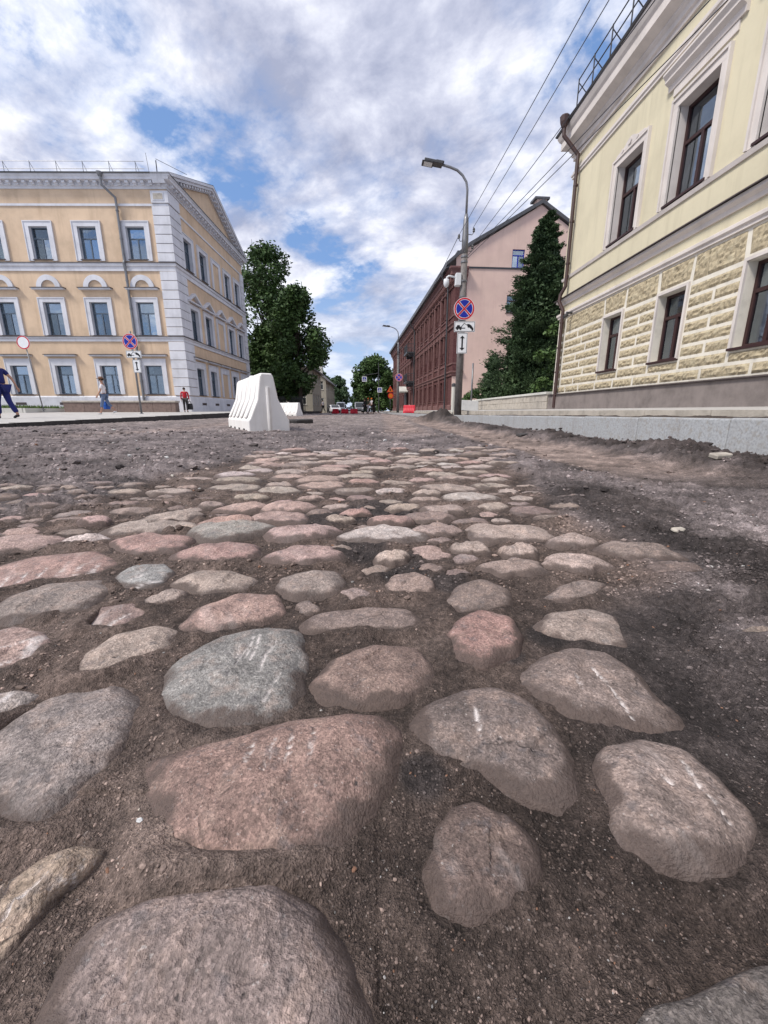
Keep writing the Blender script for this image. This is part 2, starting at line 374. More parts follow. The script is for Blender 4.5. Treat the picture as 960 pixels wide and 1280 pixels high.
class MB:
    def __init__(s): s.v = []; s.f = []; s.m = []
    def face(s, pts, m=0):
        b = len(s.v); s.v += [tuple(p) for p in pts]; s.f.append(tuple(range(b, b + len(pts)))); s.m.append(m)
    def box(s, x0, x1, y0, y1, z0, z1, m=0):
        b = len(s.v)
        s.v += [(x0, y0, z0), (x1, y0, z0), (x1, y1, z0), (x0, y1, z0), (x0, y0, z1), (x1, y0, z1), (x1, y1, z1), (x0, y1, z1)]
        for q in ((0, 3, 2, 1), (4, 5, 6, 7), (0, 1, 5, 4), (1, 2, 6, 5), (2, 3, 7, 6), (3, 0, 4, 7)):
            s.f.append(tuple(b + i for i in q)); s.m.append(m)
    def prism(s, poly, d0, d1, axis='y', m=0):
        """poly in the plane across axis; axis y: (x,z); axis x: (y,z); axis z: (x,y)"""
        n = len(poly); b = len(s.v)
        for d in (d0, d1):
            for (p, q) in poly:
                s.v.append((p, d, q) if axis == 'y' else (d, p, q) if axis == 'x' else (p, q, d))
        s.f.append(tuple(range(b + n - 1, b - 1, -1))); s.m.append(m)
        s.f.append(tuple(range(b + n, b + 2 * n))); s.m.append(m)
        for i in range(n):
            j = (i + 1) % n
            s.f.append((b + i, b + j, b + n + j, b + n + i)); s.m.append(m)
    def tube(s, pts, r, n=8, m=0, cap=True):
        pts = [Vector(p) for p in pts]; rs = r if isinstance(r, (list, tuple)) else [r] * len(pts)
        b = len(s.v); prev = None
        for i, p in enumerate(pts):
            if i == 0: d = pts[1] - p
            elif i == len(pts) - 1: d = p - pts[i - 1]
            else: d = (pts[i + 1] - p).normalized() + (p - pts[i - 1]).normalized()
            d.normalize()
            if prev is None:
                u = d.orthogonal().normalized()
            else:
                u = (prev - d * prev.dot(d)).normalized()
            prev = u; w_ = d.cross(u)
            for k in range(n):
                a = 2 * PI * k / n
                s.v.append(tuple(p + (u * math.cos(a) + w_ * math.sin(a)) * rs[i]))
        for i in range(len(pts) - 1):
            for k in range(n):
                k2 = (k + 1) % n
                s.f.append((b + i * n + k, b + i * n + k2, b + (i + 1) * n + k2, b + (i + 1) * n + k)); s.m.append(m)
        if cap:
            s.f.append(tuple(b + k for k in range(n - 1, -1, -1))); s.m.append(m)
            e = b + (len(pts) - 1) * n
            s.f.append(tuple(e + k for k in range(n))); s.m.append(m)
    def lathe(s, prof, n=12, c=(0, 0), m=0):
        s.tube([(c[0], c[1], z) for r, z in prof], [r for r, z in prof], n, m)
    def disc(s, cx, cz, r, y0, y1, n=28, m=0, a0=0, a1=2 * PI, ri=None):
        if ri is None:
            s.prism([(cx + r * math.cos(2 * PI * k / n), cz + r * math.sin(2 * PI * k / n)) for k in range(n)], y0, y1, 'y', m)
        else:
            for k in range(n):
                t0 = a0 + (a1 - a0) * k / n; t1 = a0 + (a1 - a0) * (k + 1) / n
                s.prism([(cx + ri * math.cos(t0), cz + ri * math.sin(t0)), (cx + r * math.cos(t0), cz + r * math.sin(t0)),
                         (cx + r * math.cos(t1), cz + r * math.sin(t1)), (cx + ri * math.cos(t1), cz + ri * math.sin(t1))], y0, y1, 'y', m)
    def sweep(s, prof, path, m=0):
        """prof [(out,z)] closed outline swept along path [(x,y)] (outward = right of travel), mitred"""
        P = [Vector(p) for p in path]; n = len(prof); b = len(s.v)
        for i, p in enumerate(P):
            ds = []
            if i > 0: ds.append((p - P[i - 1]).normalized())
            if i < len(P) - 1: ds.append((P[i + 1] - p).normalized())
            ns = [Vector((d.y, -d.x)) for d in ds]
            if len(ns) == 1: o = ns[0]
            else:
                o = (ns[0] + ns[1]).normalized(); o = o / max(.2, o.dot(ns[0]))
            for (q, z) in prof: s.v.append((p.x + o.x * q, p.y + o.y * q, z))
        for i in range(len(P) - 1):
            for k in range(n):
                k2 = (k + 1) % n
                s.f.append((b + i * n + k, b + i * n + k2, b + (i + 1) * n + k2, b + (i + 1) * n + k)); s.m.append(m)
        s.f.append(tuple(b + k for k in range(n - 1, -1, -1))); s.m.append(m)
        s.f.append(tuple(b + (len(P) - 1) * n + k for k in range(n))); s.m.append(m)
    def panel(s, x0, x1, z0, z1, holes, depth, y=0.0, m=0, mr=None):
        """wall sheet at y facing -y with rectangular holes [(x0,x1,z0,z1)] and reveals"""
        mr = m if mr is None else mr
        xs = sorted({x0, x1, *[h[0] for h in holes], *[h[1] for h in holes]}); xs = [x for x in xs if x0 <= x <= x1]
        zs = sorted({z0, z1, *[h[2] for h in holes], *[h[3] for h in holes]}); zs = [z for z in zs if z0 <= z <= z1]
        for i in range(len(xs) - 1):
            for j in range(len(zs) - 1):
                cx = (xs[i] + xs[i + 1]) / 2; cz = (zs[j] + zs[j + 1]) / 2
                if any(h[0] < cx < h[1] and h[2] < cz < h[3] for h in holes): continue
                s.face([(xs[i], y, zs[j]), (xs[i + 1], y, zs[j]), (xs[i + 1], y, zs[j + 1]), (xs[i], y, zs[j + 1])], m)
        for a, b_, c, d in holes:
            if d <= z0 or c >= z1: continue
            c = max(c, z0); d = min(d, z1)
            s.face([(a, y, c), (a, y, d), (a, y + depth, d), (a, y + depth, c)], mr)
            s.face([(b_, y, d), (b_, y, c), (b_, y + depth, c), (b_, y + depth, d)], mr)
            s.face([(a, y, d), (b_, y, d), (b_, y + depth, d), (a, y + depth, d)], mr)
            s.face([(b_, y, c), (a, y, c), (a, y + depth, c), (b_, y + depth, c)], mr)
    def mesh(s, name, mats, smooth=False):
        return mk_mesh(name, s.v, s.f, [mats] if isinstance(mats, str) else mats, smooth, s.m)
    def build(s, name, mats, parent=None, loc=(0, 0, 0), rz=0.0, smooth=False, rot=None):
        return add(name, s.mesh(name, mats, smooth), parent, loc, rz, rot)

def bevel(me, w_=.01, seg=2, ang=.6):
    bm = bmesh.new(); bm.from_mesh(me)
    bmesh.ops.remove_doubles(bm, verts=bm.verts, dist=1e-5)
    es = [e for e in bm.edges if len(e.link_faces) == 2 and e.calc_face_angle(0) > ang]
    bmesh.ops.bevel(bm, geom=es, offset=w_, segments=seg, affect='EDGES', profile=.6)
    bm.to_mesh(me); bm.free(); me.update(); return me

# pixel of the photograph -> point on the ground plane (for measuring stone outlines)
def ray(u, v):
    x = (u - 480) / 500.0; y = (v - 640) / 500.0
    c, s_ = math.cos(PITCH), math.sin(PITCH)
    fw = c - y * s_; up = -s_ - y * c
    return x / fw + YAW, up / fw
def ground_pt(u, v, z=0.0):
    a, b = ray(u, v); Y = (z - CAMH) / b
    return a * Y, Y
# ------------------------------------------------------------------ cobblestones: measured outlines
GREY = (.24, .235, .235); BLUE = (.205, .215, .215); PINK = (.32, .235, .215); BROWN = (.20, .160, .143)
MAUVE = (.225, .185, .178); TAN = (.30, .255, .225); DARK = (.13, .108, .098); ROSE = (.31, .205, .185); PALE = (.36, .335, .325)
# outline in photo pixels, colour, dome height, scuff strokes, soil film, overall scuff
BIG = [
 ([(60,1250),(120,1160),(190,1125),(270,1115),(350,1110),(395,1150),(425,1200),(455,1280),(430,1420),(250,1470),(100,1420),(40,1320)], MAUVE, .030, [], .05, 0),
 ([(192,985),(196,945),(280,925),(350,908),(450,898),(485,908),(488,940),(478,985),(455,1025),(415,1065),(370,1088),(300,1088),(235,1085),(195,1062),(202,1030),(205,1010)], (0.260, 0.176, 0.153), .030,
   [((318,922),(308,945)),((345,920),(330,955)),((366,915),(358,945)),((392,910),(386,945))], .12, 0),
 ([(0,900),(40,875),(100,852),(150,850),(178,868),(172,900),(150,940),(110,985),(60,1022),(20,1018),(-10,1000),(-60,965),(-40,925)], (0.215, 0.195, 0.192), .027, [], .03, 0),
 ([(-50,880),(0,862),(40,857),(62,862),(40,880),(0,905),(-40,925)], PALE, .022, [((-20,885),(35,866)),((-10,900),(45,870))], 0, .5),
 ([(207,865),(212,840),(240,815),(280,795),(320,786),(368,788),(376,812),(374,850),(360,882),(325,905),(275,908),(238,898),(213,882)], BLUE, .030,
   [((318,788),(308,812)),((328,787),(306,830)),((336,800),(325,828)),((300,800),(296,818)),((345,793),(337,806)),((312,800),(290,826)),((350,830),(330,860))], .02, 0),
 ([(-60,1160),(0,1105),(60,1065),(110,1048),(138,1055),(122,1078),(85,1105),(60,1145),(20,1195),(-50,1250)], (0.338, 0.273, 0.208), .028, [((60,1072),(10,1120)),((105,1055),(60,1090))], .05, .25),
 ([(392,848),(418,820),(468,804),(515,808),(540,828),(537,855),(500,876),(440,882),(403,870)], (0.202, 0.146, 0.127), .022, [], .22, 0),
 ([(560,800),(575,778),(600,768),(638,776),(652,800),(647,822),(610,836),(574,830)], (0.305, 0.189, 0.169), .028, [], .08, .08),
 ([(515,912),(530,885),(580,868),(620,864),(660,880),(692,912),(715,958),(725,1002),(688,1008),(640,987),(598,962),(545,947)], (0.176, 0.146, 0.137), .026, [((595,880),(602,910)),((615,963),(660,985))], .16, 0),
 ([(652,852),(680,825),(720,813),(760,818),(800,845),(838,885),(868,917),(800,918),(720,902),(668,880)], (0.202, 0.166, 0.153), .026, [((742,828),(770,855)),((770,855),(800,890)),((725,840),(732,856))], .14, 0),
 ([(752,972),(760,945),(805,934),(860,946),(912,988),(955,1030),(964,1062),(948,1092),(918,1117),(878,1100),(828,1092),(780,1052)], (0.247, 0.202, 0.185), .030,
   [((862,950),(890,990)),((890,990),(925,1032)),((905,1005),(922,1030)),((835,970),(850,985))], .10, .1),
 ([(545,1035),(565,1010),(595,1002),(640,1022),(672,1055),(680,1095),(645,1140),(595,1152),(548,1140),(533,1085)], (.150,.112,.10), .022, [], .30, .10),
 ([(775,1300),(800,1278),(850,1268),(920,1240),(965,1226),(1060,1230),(1080,1440),(760,1440)], (.15,.14,.135), .024, [], .30, 0),
 ([(375,778),(400,765),(460,759),(510,763),(530,777),(515,791),(440,790),(386,788)], (0.202, 0.163, 0.150), .020, [], .10, 0),
 ([(670,787),(690,770),(740,765),(775,774),(787,795),(800,822),(760,817),(700,802)], (0.254, 0.215, 0.192), .022, [], .08, .05),
 ([(95,842),(110,815),(150,790),(200,779),(229,785),(215,806),(170,826),(130,844)], TAN, .022, [], .12, 0),
 ([(225,782),(250,755),(300,739),(345,741),(354,760),(330,777),(270,787)], (0.312, 0.215, 0.189), .024, [], .06, .1),
 ([(-10,768),(20,745),(70,728),(130,724),(142,736),(110,760),(60,769),(20,777)], (0.221, 0.195, 0.182), .02, [], .12, .15),
 ([(-30,835),(0,785),(30,775),(65,785),(76,800),(50,822),(10,838)], PINK, .022, [((0,800),(50,785)),((0,815),(60,795))], .05, .5),
 ([(110,783),(130,752),(180,744),(192,760),(160,782)], (0.247, 0.182, 0.169), .016, [((125,770),(165,750))], .18, .25),
 ([(150,717),(165,705),(210,701),(221,714),(200,729),(160,733)], (0.260, 0.280, 0.286), .022, [((160,722),(205,712)),((170,728),(212,716)),((165,715),(190,706))], 0, .2),
 ([(213,727),(250,710),(290,711),(326,722),(310,737),(260,742)], TAN, .022, [], .08, 0),
 ([(-50,728),(0,705),(50,692),(130,687),(151,700),(130,713),(60,723),(0,737)], ROSE, .020, [((5,718),(20,706)),((25,717),(42,703)),((48,714),(66,699)),((72,711),(90,696)),((95,708),(112,694)),((115,706),(130,693))], .06, .1),
 ([(343,735),(352,720),(390,714),(425,715),(432,728),(425,742),(370,747)], (0.240, 0.208, 0.192), .026, [], .05, 0),
 ([(478,734),(492,720),(520,717),(542,727),(546,741),(520,745),(485,744)], (0.260, 0.202, 0.179), .026, [], .08, 0),
 ([(553,755),(570,735),(605,727),(635,738),(642,758),(610,771),(570,770)], (0.169, 0.137, 0.124), .024, [], .20, 0),
 ([(678,752),(700,736),(735,727),(766,731),(750,748),(715,760)], (0.195, 0.163, 0.150), .022, [], .15, 0),
]
# cx, cy, w, h in photo pixels, colour
SMALL = [
 (589,688,50,24,TAN),(651,693,50,22,TAN),(720,683,62,22,TAN),(634,672,105,22,TAN),(545,666,58,16,PINK),(724,711,76,24,TAN),(644,716,78,28,BROWN),
 (804,701,92,25,BROWN),(849,731,66,14,DARK),(958,829,36,20,BROWN),(490,698,42,25,TAN),(480,671,90,26,PALE),(37,665,40,13,PINK),(125,652,36,14,PINK),
 (190,663,92,13,TAN),(290,669,102,18,GREY),(195,682,94,24,ROSE),(30,684,92,16,PINK),(112,677,52,20,PALE),(222,648,68,12,TAN),(285,654,62,18,ROSE),
 (350,650,72,16,PINK),(376,670,86,20,PINK),(385,697,92,26,PINK),(277,692,94,28,ROSE),(425,652,33,10,TAN),(445,643,34,12,ROSE),(267,631,31,12,TAN),
 (305,637,58,12,PINK),(215,615,48,9,TAN),(315,624,42,11,TAN),(295,612,60,8,TAN),(300,602,54,8,TAN),(295,595,42,7,PALE),(315,586,28,6,TAN),
 (335,576,32,6,PINK),(350,607,32,7,TAN),(400,602,60,8,PINK),(404,610,58,8,PINK),(388,624,32,9,PINK),(345,583,34,6,PINK),(382,581,42,6,TAN),
 (410,590,52,8,PINK),(365,592,42,7,TAN),(440,581,42,7,TAN),(456,604,37,8,ROSE),(490,652,52,18,ROSE),(555,640,52,18,TAN),(535,619,34,9,TAN),
 (532,628,36,9,TAN),(588,625,62,14,PALE),(573,601,46,8,TAN),(553,595,42,8,TAN),(528,602,32,7,PINK),(505,587,32,7,TAN),(560,614,62,9,TAN),
 (495,606,36,7,TAN),(488,616,38,9,PALE),(617,637,42,11,TAN),(667,645,57,9,BROWN),(637,616,28,7,TAN),(538,653,62,10,BROWN),(505,637,44,9,TAN),
 (360,637,64,13,PINK),(170,640,50,7,BROWN),(160,617,36,5,TAN),(245,600,40,5,TAN),(240,640,30,6,TAN),(600,586,40,6,TAN),(470,588,40,6,TAN),(520,577,40,5,TAN),
 (460,575,36,5,PINK),(415,578,34,5,TAN),(715,628,30,6,DARK),(710,640,34,6,BROWN),(590,657,44,10,BROWN),(690,655,40,8,BROWN),(425,690,30,9,BROWN),
 (60,640,40,6,BROWN),(100,700,0,0,TAN),(235,662,30,8,TAN),(455,630,0,0,TAN),
]
NTH = 96
TH = np.arange(NTH) * 2 * PI / NTH
class Stone: pass
STONES = []
def circ_smooth(R, k):
    for _ in range(k): R = (np.roll(R, 1) + 2 * R + np.roll(R, -1)) / 4
    return R
def stone_from_poly(P, col, hd, strokes, film, sc_all, sm=2):
    P = np.array(P); cx, cy = P.mean(0)
    Q = P - (cx, cy); R = np.zeros(NTH)
    for i in range(len(Q)):
        a = Q[i]; b = Q[(i + 1) % len(Q)]; e = b - a
        for k, t in enumerate(TH):
            d = np.array((math.cos(t), math.sin(t)))
            det = -d[0] * e[1] + d[1] * e[0]
            if abs(det) < 1e-12: continue
            s_ = (-a[0] * e[1] + a[1] * e[0]) / det; u = (d[0] * a[1] - d[1] * a[0]) / det
            if s_ > 0 and 0 <= u <= 1: R[k] = max(R[k], s_)
    R[R == 0] = R[R > 0].mean()
    s = Stone(); s.cx, s.cy, s.R, s.col, s.hd = cx, cy, circ_smooth(R, sm) * 1.17, col, hd * .74
    s.strokes = strokes; s.film = film; s.sc = sc_all
    s.size = s.R.mean(); STONES.append(s); return s
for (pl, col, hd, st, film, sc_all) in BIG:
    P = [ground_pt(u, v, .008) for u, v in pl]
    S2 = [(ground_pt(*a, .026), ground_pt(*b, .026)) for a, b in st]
    nk = .80 if min(v for u, v in pl) > 850 else .92  # nearest stones coloured darker to carry the camera holder's shadow
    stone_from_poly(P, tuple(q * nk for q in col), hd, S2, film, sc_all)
r_ = random.Random(3)
def stone_ellipse(x, y, rx, ry, col, hd, ang=0.0, film=.06, sc=0.0):
    s = Stone(); p = r_.uniform(2.1, 2.7)
    t = TH - ang
    R = (np.abs(np.cos(t) / rx) ** p + np.abs(np.sin(t) / ry) ** p) ** (-1 / p)
    for k in (2, 3, 4, 5, 7): R = R * (1 + r_.uniform(-.085, .085) * np.cos(k * TH + r_.uniform(0, 6.28)))
    s.cx, s.cy, s.R, s.col, s.hd = x, y, R * 1.19, col, hd * .85
    s.strokes = []; s.film = film; s.sc = sc; s.size = R.mean(); STONES.append(s)
def jit(c, a=.10): 
    k = 1 + r_.uniform(-a, a); return tuple(max(.02, x * k * (1 + r_.uniform(-.04, .04))) for x in c)
for (cx, cy, w_, h_, col) in SMALL:
    if w_ == 0: continue
    X, Yf = ground_pt(cx, cy + h_ * .5, .0)
    fw = math.cos(PITCH) - (cy + h_ * .5 - 640) / 500 * math.sin(PITCH)
    hd = .92 * min(.032, .55 * h_ / 500 * Yf / fw * 1.3 + .010)
    W = w_ / 500 * Yf / fw * 1.03
    Yb = ground_pt(cx, cy - h_ * .5, hd * .85)[1]
    d = min(max((Yb - Yf) * 1.05, .62 * W), 1.05 * W, .15)
    Yc = Yf + d / 2
    stone_ellipse(ground_pt(cx, cy, 0)[0] / ground_pt(cx, cy, 0)[1] * Yc, Yc, W / 2 * 1.05, d / 2 * 1.16, jit(col), hd, r_.uniform(-.15, .15), .16 if col in (DARK, BROWN) else .05, .25 if col is PALE else .05)
# rows that lie between the measured ones, further up the road
for _ in range(2200):
    Y = r_.uniform(1.45, 3.0); X = r_.uniform(-.95, 1.0) * 1.0
    a = X / Y
    if not (-.30 < a < .33) or (Y < 1.95 and -.02 < a < .10): continue
    if Y > 2.75 and r_.random() < .6: continue
    rr = r_.uniform(.055, .085)
    if any((s.cx - X) ** 2 + ((s.cy - Y) * 1.15) ** 2 < (s.size + rr * .9 + .006) ** 2 for s in STONES): continue
    stone_ellipse(X, Y, rr * r_.uniform(1.0, 1.3), rr * r_.uniform(.72, .9), jit(r_.choice((TAN, TAN, PINK, BROWN, PALE))), r_.uniform(.020, .032), r_.uniform(-.3, .3), r_.uniform(.0, .2), r_.uniform(0, .15))

# small wedge stones caught in the joints
for _ in range(4000):
    Y = r_.uniform(.48, 1.6); X = Y * r_.uniform(-1.0, .42)
    rr = r_.uniform(.020, .042) * (.8 + .35 * Y)
    if len(STONES) > 285: break
    if any(math.hypot(X - s.cx, Y - s.cy) < s.R[int((math.atan2(Y - s.cy, X - s.cx) % (2 * PI)) / (2 * PI) * NTH) % NTH] * .97 + rr * .95 for s in STONES): continue
    stone_ellipse(X, Y, rr * r_.uniform(1.0, 1.35), rr * r_.uniform(.7, 1.0), jit(r_.choice((BROWN, TAN, MAUVE, BROWN, PINK))), r_.uniform(.012, .020), r_.uniform(-1, 1), r_.uniform(.10, .35), r_.uniform(0, .1))
# ------------------------------------------------------------------ road surface: one sheet
COBP = np.array([ground_pt(u, v) for u, v in [(-700, 720), (-200, 672), (0, 652), (120, 636), (200, 603), (320, 571), (400, 566), (520, 568), (610, 578), (655, 600), (705, 650), (790, 690), (800, 740), (800, 790), (850, 860), (1000, 960), (1300, 1150), (1600, 1600), (300, 2200), (-1000, 1600)]])
def poly_sdf(X, Y, P):
    d = np.full_like(X, 1e9); ins = np.zeros(X.shape, bool)
    for i in range(len(P)):
        ax, ay = P[i]; bx, by = P[(i + 1) % len(P)]
        ex, ey = bx - ax, by - ay; wx, wy = X - ax, Y - ay
        t = np.clip((wx * ex + wy * ey) / (ex * ex + ey * ey), 0, 1)
        d = np.minimum(d, (wx - ex * t) ** 2 + (wy - ey * t) ** 2)
        c = ((ay <= Y) & (by > Y)) | ((by <= Y) & (ay > Y))
        with np.errstate(divide='ignore', invalid='ignore'):
            xi = ax + (Y - ay) / (by - ay if by != ay else 1e-9) * ex
        ins ^= c & (X < xi)
    return np.where(ins, -1, 1) * np.sqrt(d)
def soil(X, Y, stones=True):
    """height and colour of the road soil"""
    near = 1 - sstep(6, 14, Y)
    sd_ = poly_sdf(X, Y, COBP) + .05 * fbm(X * 6, Y * 6, 3, 40)
    out = sstep(-.04, .09, sd_)
    f1 = fbm(X * 1.1, Y * 1.1, 4, 1); f2 = fbm(X * 6, Y * 6, 4, 2); f3 = fbm(X * 28, Y * 28, 4, 3); f4 = fbm(X * 90, Y * 90, 4, 17)
    track = sstep(.98, 1.2, X + .12 * f1) * (1 - sstep(1.62, 1.9, X + .12 * f1)) * sstep(1.35, 2.3, Y)
    track2 = sstep(-.05, .25, X - .02 * Y + .10 * f1) * (1 - sstep(.55, .85, X - .02 * Y + .1 * f1)) * sstep(4.0, 6.5, Y)
    track3 = np.exp(-((X + 3.4 + .25 * f1) / .45) ** 2) * sstep(4.0, 6, Y)
    smooth_ = np.clip(track + track2 * .8 + track3 * .6, 0, 1)
    z = (.016 * f1 + .007 * f2 * (1 - .6 * smooth_)) * (.45 + .55 * out)
    inn = 1 - out
    # broken asphalt and clods outside the cobbles
    wd, wi = worley(X * 13 + f2, Y * 13 + f1, 4); wd2, wi2 = worley(X * 34, Y * 34 + f2, 5)
    lump = np.clip(1 - wd * 1.5, 0, 1) * (wi > .5); lump2 = np.clip(1 - wd2 * 1.6, 0, 1) * (wi2 > .35)
    rough = out * (1 - .85 * smooth_)
    lo = sstep(-.25, .35, fbm(X * 1.7 + 5, Y * 1.7, 3, 8))
    z = z + rough * (.012 + lump * .017 * lo + lump2 * .009 + .012 * f3 + .004 * f4) - smooth_ * .012
    # edge of a torn asphalt layer, right of the cobbles
    tear = sstep(.05, .12, fbm(X * 2.2 + 9, Y * 2.2, 4, 12)) * out * (1 - smooth_) * sstep(.4, .8, X) * (1 - sstep(3.0, 3.6, Y))
    z = z + tear * .014
    wd3, wi3 = worley(X * 75, Y * 75, 6); wd4, wi4 = worley(X * 170, Y * 170, 16)
    z = z + near * (.0018 * f4 + .0016 * np.clip(1 - wd4 * 1.4, 0, 1) * (wi4 > .35) + .0035 * np.clip(1 - wd3 * 1.6, 0, 1) * (wi3 > .7))
    z = z + (.0035 * f3 + .0045 * np.clip(1 - wd3 * 1.5, 0, 1) * sstep(-.1, .4, f2)) * inn * near
    # bank of dug soil along the right kerb
    bx = X + .10 * fbm(Y * .8 + 20, X * .3, 3, 9)
    kx = 2.56 + 0 * X
    bank = sstep(1.62, 2.08, bx) * (1 - .97 * sstep(2.12, 2.45, X)) * (1 - .6 * sstep(9, 13, Y))
    bn = np.clip(.55 + .8 * fbm(X * 2.2, Y * 1.6, 4, 10), .12, 1.3)
    z = z + bank * (.070 * bn + .010 * lump + .006 * lump2 + .006 * f3 + .014 * f2)
    z = z - .012 * sstep(2.2, 2.45, X)
    # heap against the kerb, dip along the left kerb
    z = z + .30 * np.exp(-(((X - 2.15) / .42) ** 2 + ((Y - 12.3) / .75) ** 2)) * (1 + .35 * f2)
    z = z + .13 * np.exp(-(((X - 1.5) / .6) ** 2 + ((Y - 12.6) / .7) ** 2)) * (1 + .35 * f2)
    z = z - .05 * sstep(-6.4, -7.2, X) * sstep(3, 6, Y) * (1 - sstep(24, 30, Y))
    z = z * (1 - .8 * sstep(30, 80, Y))
    hold = .5 + .5 * fbm(X * 3.1, Y * 3.1, 4, 14)
    cob = np.stack([.098 + .085 * hold, .070 + .068 * hold, .059 + .060 * hold], -1)
    ash = np.stack([.125 + .11 * hold, .103 + .094 * hold, .100 + .094 * hold], -1)
    sand = np.array((.29, .22, .19)) * (.85 + .3 * hold)[..., None]
    dark = np.stack([.052 + .04 * hold, .042 + .034 * hold, .040 + .033 * hold], -1)
    far = np.array((.23, .19, .175)) * (.75 + .5 * hold)[..., None]
    c = cob * inn[..., None] + ash * out[..., None]
    dk = np.clip(sstep(.02, .35, fbm(X * 2.6 + 3, Y * 2.6 + 8, 4, 15)) * out * (1 - smooth_) * sstep(-.2, .5, X) * (1 - sstep(2.6, 3.6, Y)), 0, 1)
    # asphalt crumbs left between stones in the middle, and by the right side
    for (u, v, r0) in ((475, 640, .16), (500, 715, .085), (450, 690, .09), (560, 735, .05), (880, 880, .16), (950, 900, .22), (820, 800, .10), (690, 805, .035), (640, 830, .02), (528, 978, .022), (410, 650, .10), (900, 780, .12)):
        px, py = ground_pt(u, v)
        dk = np.maximum(dk, .95 * (1 - sstep(.45, 1.1, np.hypot(X - px, (Y - py)) / r0 + .45 * f2)))
    dk = np.maximum(dk, bank * .55)
    c = c * (1 - dk[..., None]) + dark * dk[..., None]
    dk = dk * np.clip(.85 + .9 * f2 + .7 * f3, .25, 1)
    fk = sstep(5.5, 11, Y) * out
    c = c * (1 - .7 * fk[..., None]) + far * .7 * fk[..., None]
    c = c * (1 - .85 * smooth_[..., None]) + sand * .85 * smooth_[..., None]
    bk = (bank * (1 - .2 * hold))[..., None]
    c = c * (1 - bk * .75) + np.array((.036, .026, .023)) * bk * .75
    hp = np.exp(-(((X - 2.0) / .8) ** 2 + ((Y - 12.4) / 1.0) ** 2))[..., None]
    c = c * (1 - hp) + np.array((.025, .019, .017)) * hp
    c = c * np.clip(.92 + .75 * f2 + .35 * f3, .45, 1.75)[..., None]
    near_shade = (1 - sstep(.20, .42, Y)) * sstep(-.06, .10, X)  # shade of the camera holder, put into the colour of the nearest soil
    c = c * (1 - .32 * near_shade)[..., None]
    if stones:
        for s in STONES:
            rm = s.R.max() * 1.35
            m = np.nonzero((np.abs(X - s.cx) < rm) & (np.abs(Y - s.cy) < rm))
            if len(m[0]) == 0: continue
            dx = X[m] - s.cx; dy = Y[m] - s.cy
            th = np.mod(np.arctan2(dy, dx), 2 * PI) / (2 * PI) * NTH
            i0 = np.floor(th).astype(int) % NTH; fr = th - np.floor(th)
            R = s.R[i0] * (1 - fr) + s.R[(i0 + 1) % NTH] * fr
            d = np.hypot(dx, dy) - R
            ztop = z[m]
            dr = d / R
            fil = .0095 * np.exp(-((np.clip(d, -.02, 9) + .006) / .020) ** 2) * np.clip(.75 + 1.3 * f2[m] + .25 * f3[m], 0, 2) * (1 + .9 * np.clip(-dy / R, -.6, 1)) 
            nr_ = np.exp(-np.clip(d, 0, None) / .03)
            zi = ztop * (1 - nr_) + (s.z0 + .0045 + .0016 * f3[m] + .0012 * f4[m]) * nr_ + fil
            sink = sstep(-.26, -.46, dr)
            z[m] = zi * (1 - sink) + (s.z0 - .03) * sink
            ef = np.exp(-np.clip(d, 0, None) / .008)
            c[m] *= (1 - .10 * ef)[..., None]
    return z, np.clip(c, .006, 1)

_z, _ = soil(np.array([s.cx for s in STONES]), np.array([s.cy for s in STONES]), False)
for s, q in zip(STONES, _z): s.z0 = float(q) * .8 - .0035
vs = np.concatenate([np.linspace(1420, 1000, 235), np.linspace(998.4, 640, 235), np.linspace(638.8, 536, 92)])
ys_near = np.array([ground_pt(480, v)[1] for v in vs])
rows = np.concatenate([[-4, -3, -2], np.linspace(-1.5, .1, 48), ys_near, ys_near[-1] * 1.022 ** np.arange(1, 75), [55, 75, 105, 150, 220, 330, 500, 800]])
rows = np.unique(rows)
sc = np.linspace(-1.18, 1.18, 660)
so_ = 1.186 * (32 / 1.186) ** (np.arange(1, 91) / 90) ** 1.25
S_ = np.concatenate([-so_[::-1], sc, so_])
GX = S_[None, :] * (np.maximum(rows, 0)[:, None] * .97 + .16); GY = np.repeat(rows[:, None], len(S_), 1)
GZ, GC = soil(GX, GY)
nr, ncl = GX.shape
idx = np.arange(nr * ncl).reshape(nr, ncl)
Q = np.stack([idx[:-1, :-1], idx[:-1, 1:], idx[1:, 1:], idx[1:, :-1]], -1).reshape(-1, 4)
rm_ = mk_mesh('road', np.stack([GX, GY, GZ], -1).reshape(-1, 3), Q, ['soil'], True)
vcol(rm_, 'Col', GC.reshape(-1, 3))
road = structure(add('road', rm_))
road['label'] = 'stripped road bed of brown soil, old cobbles and asphalt crumbs'

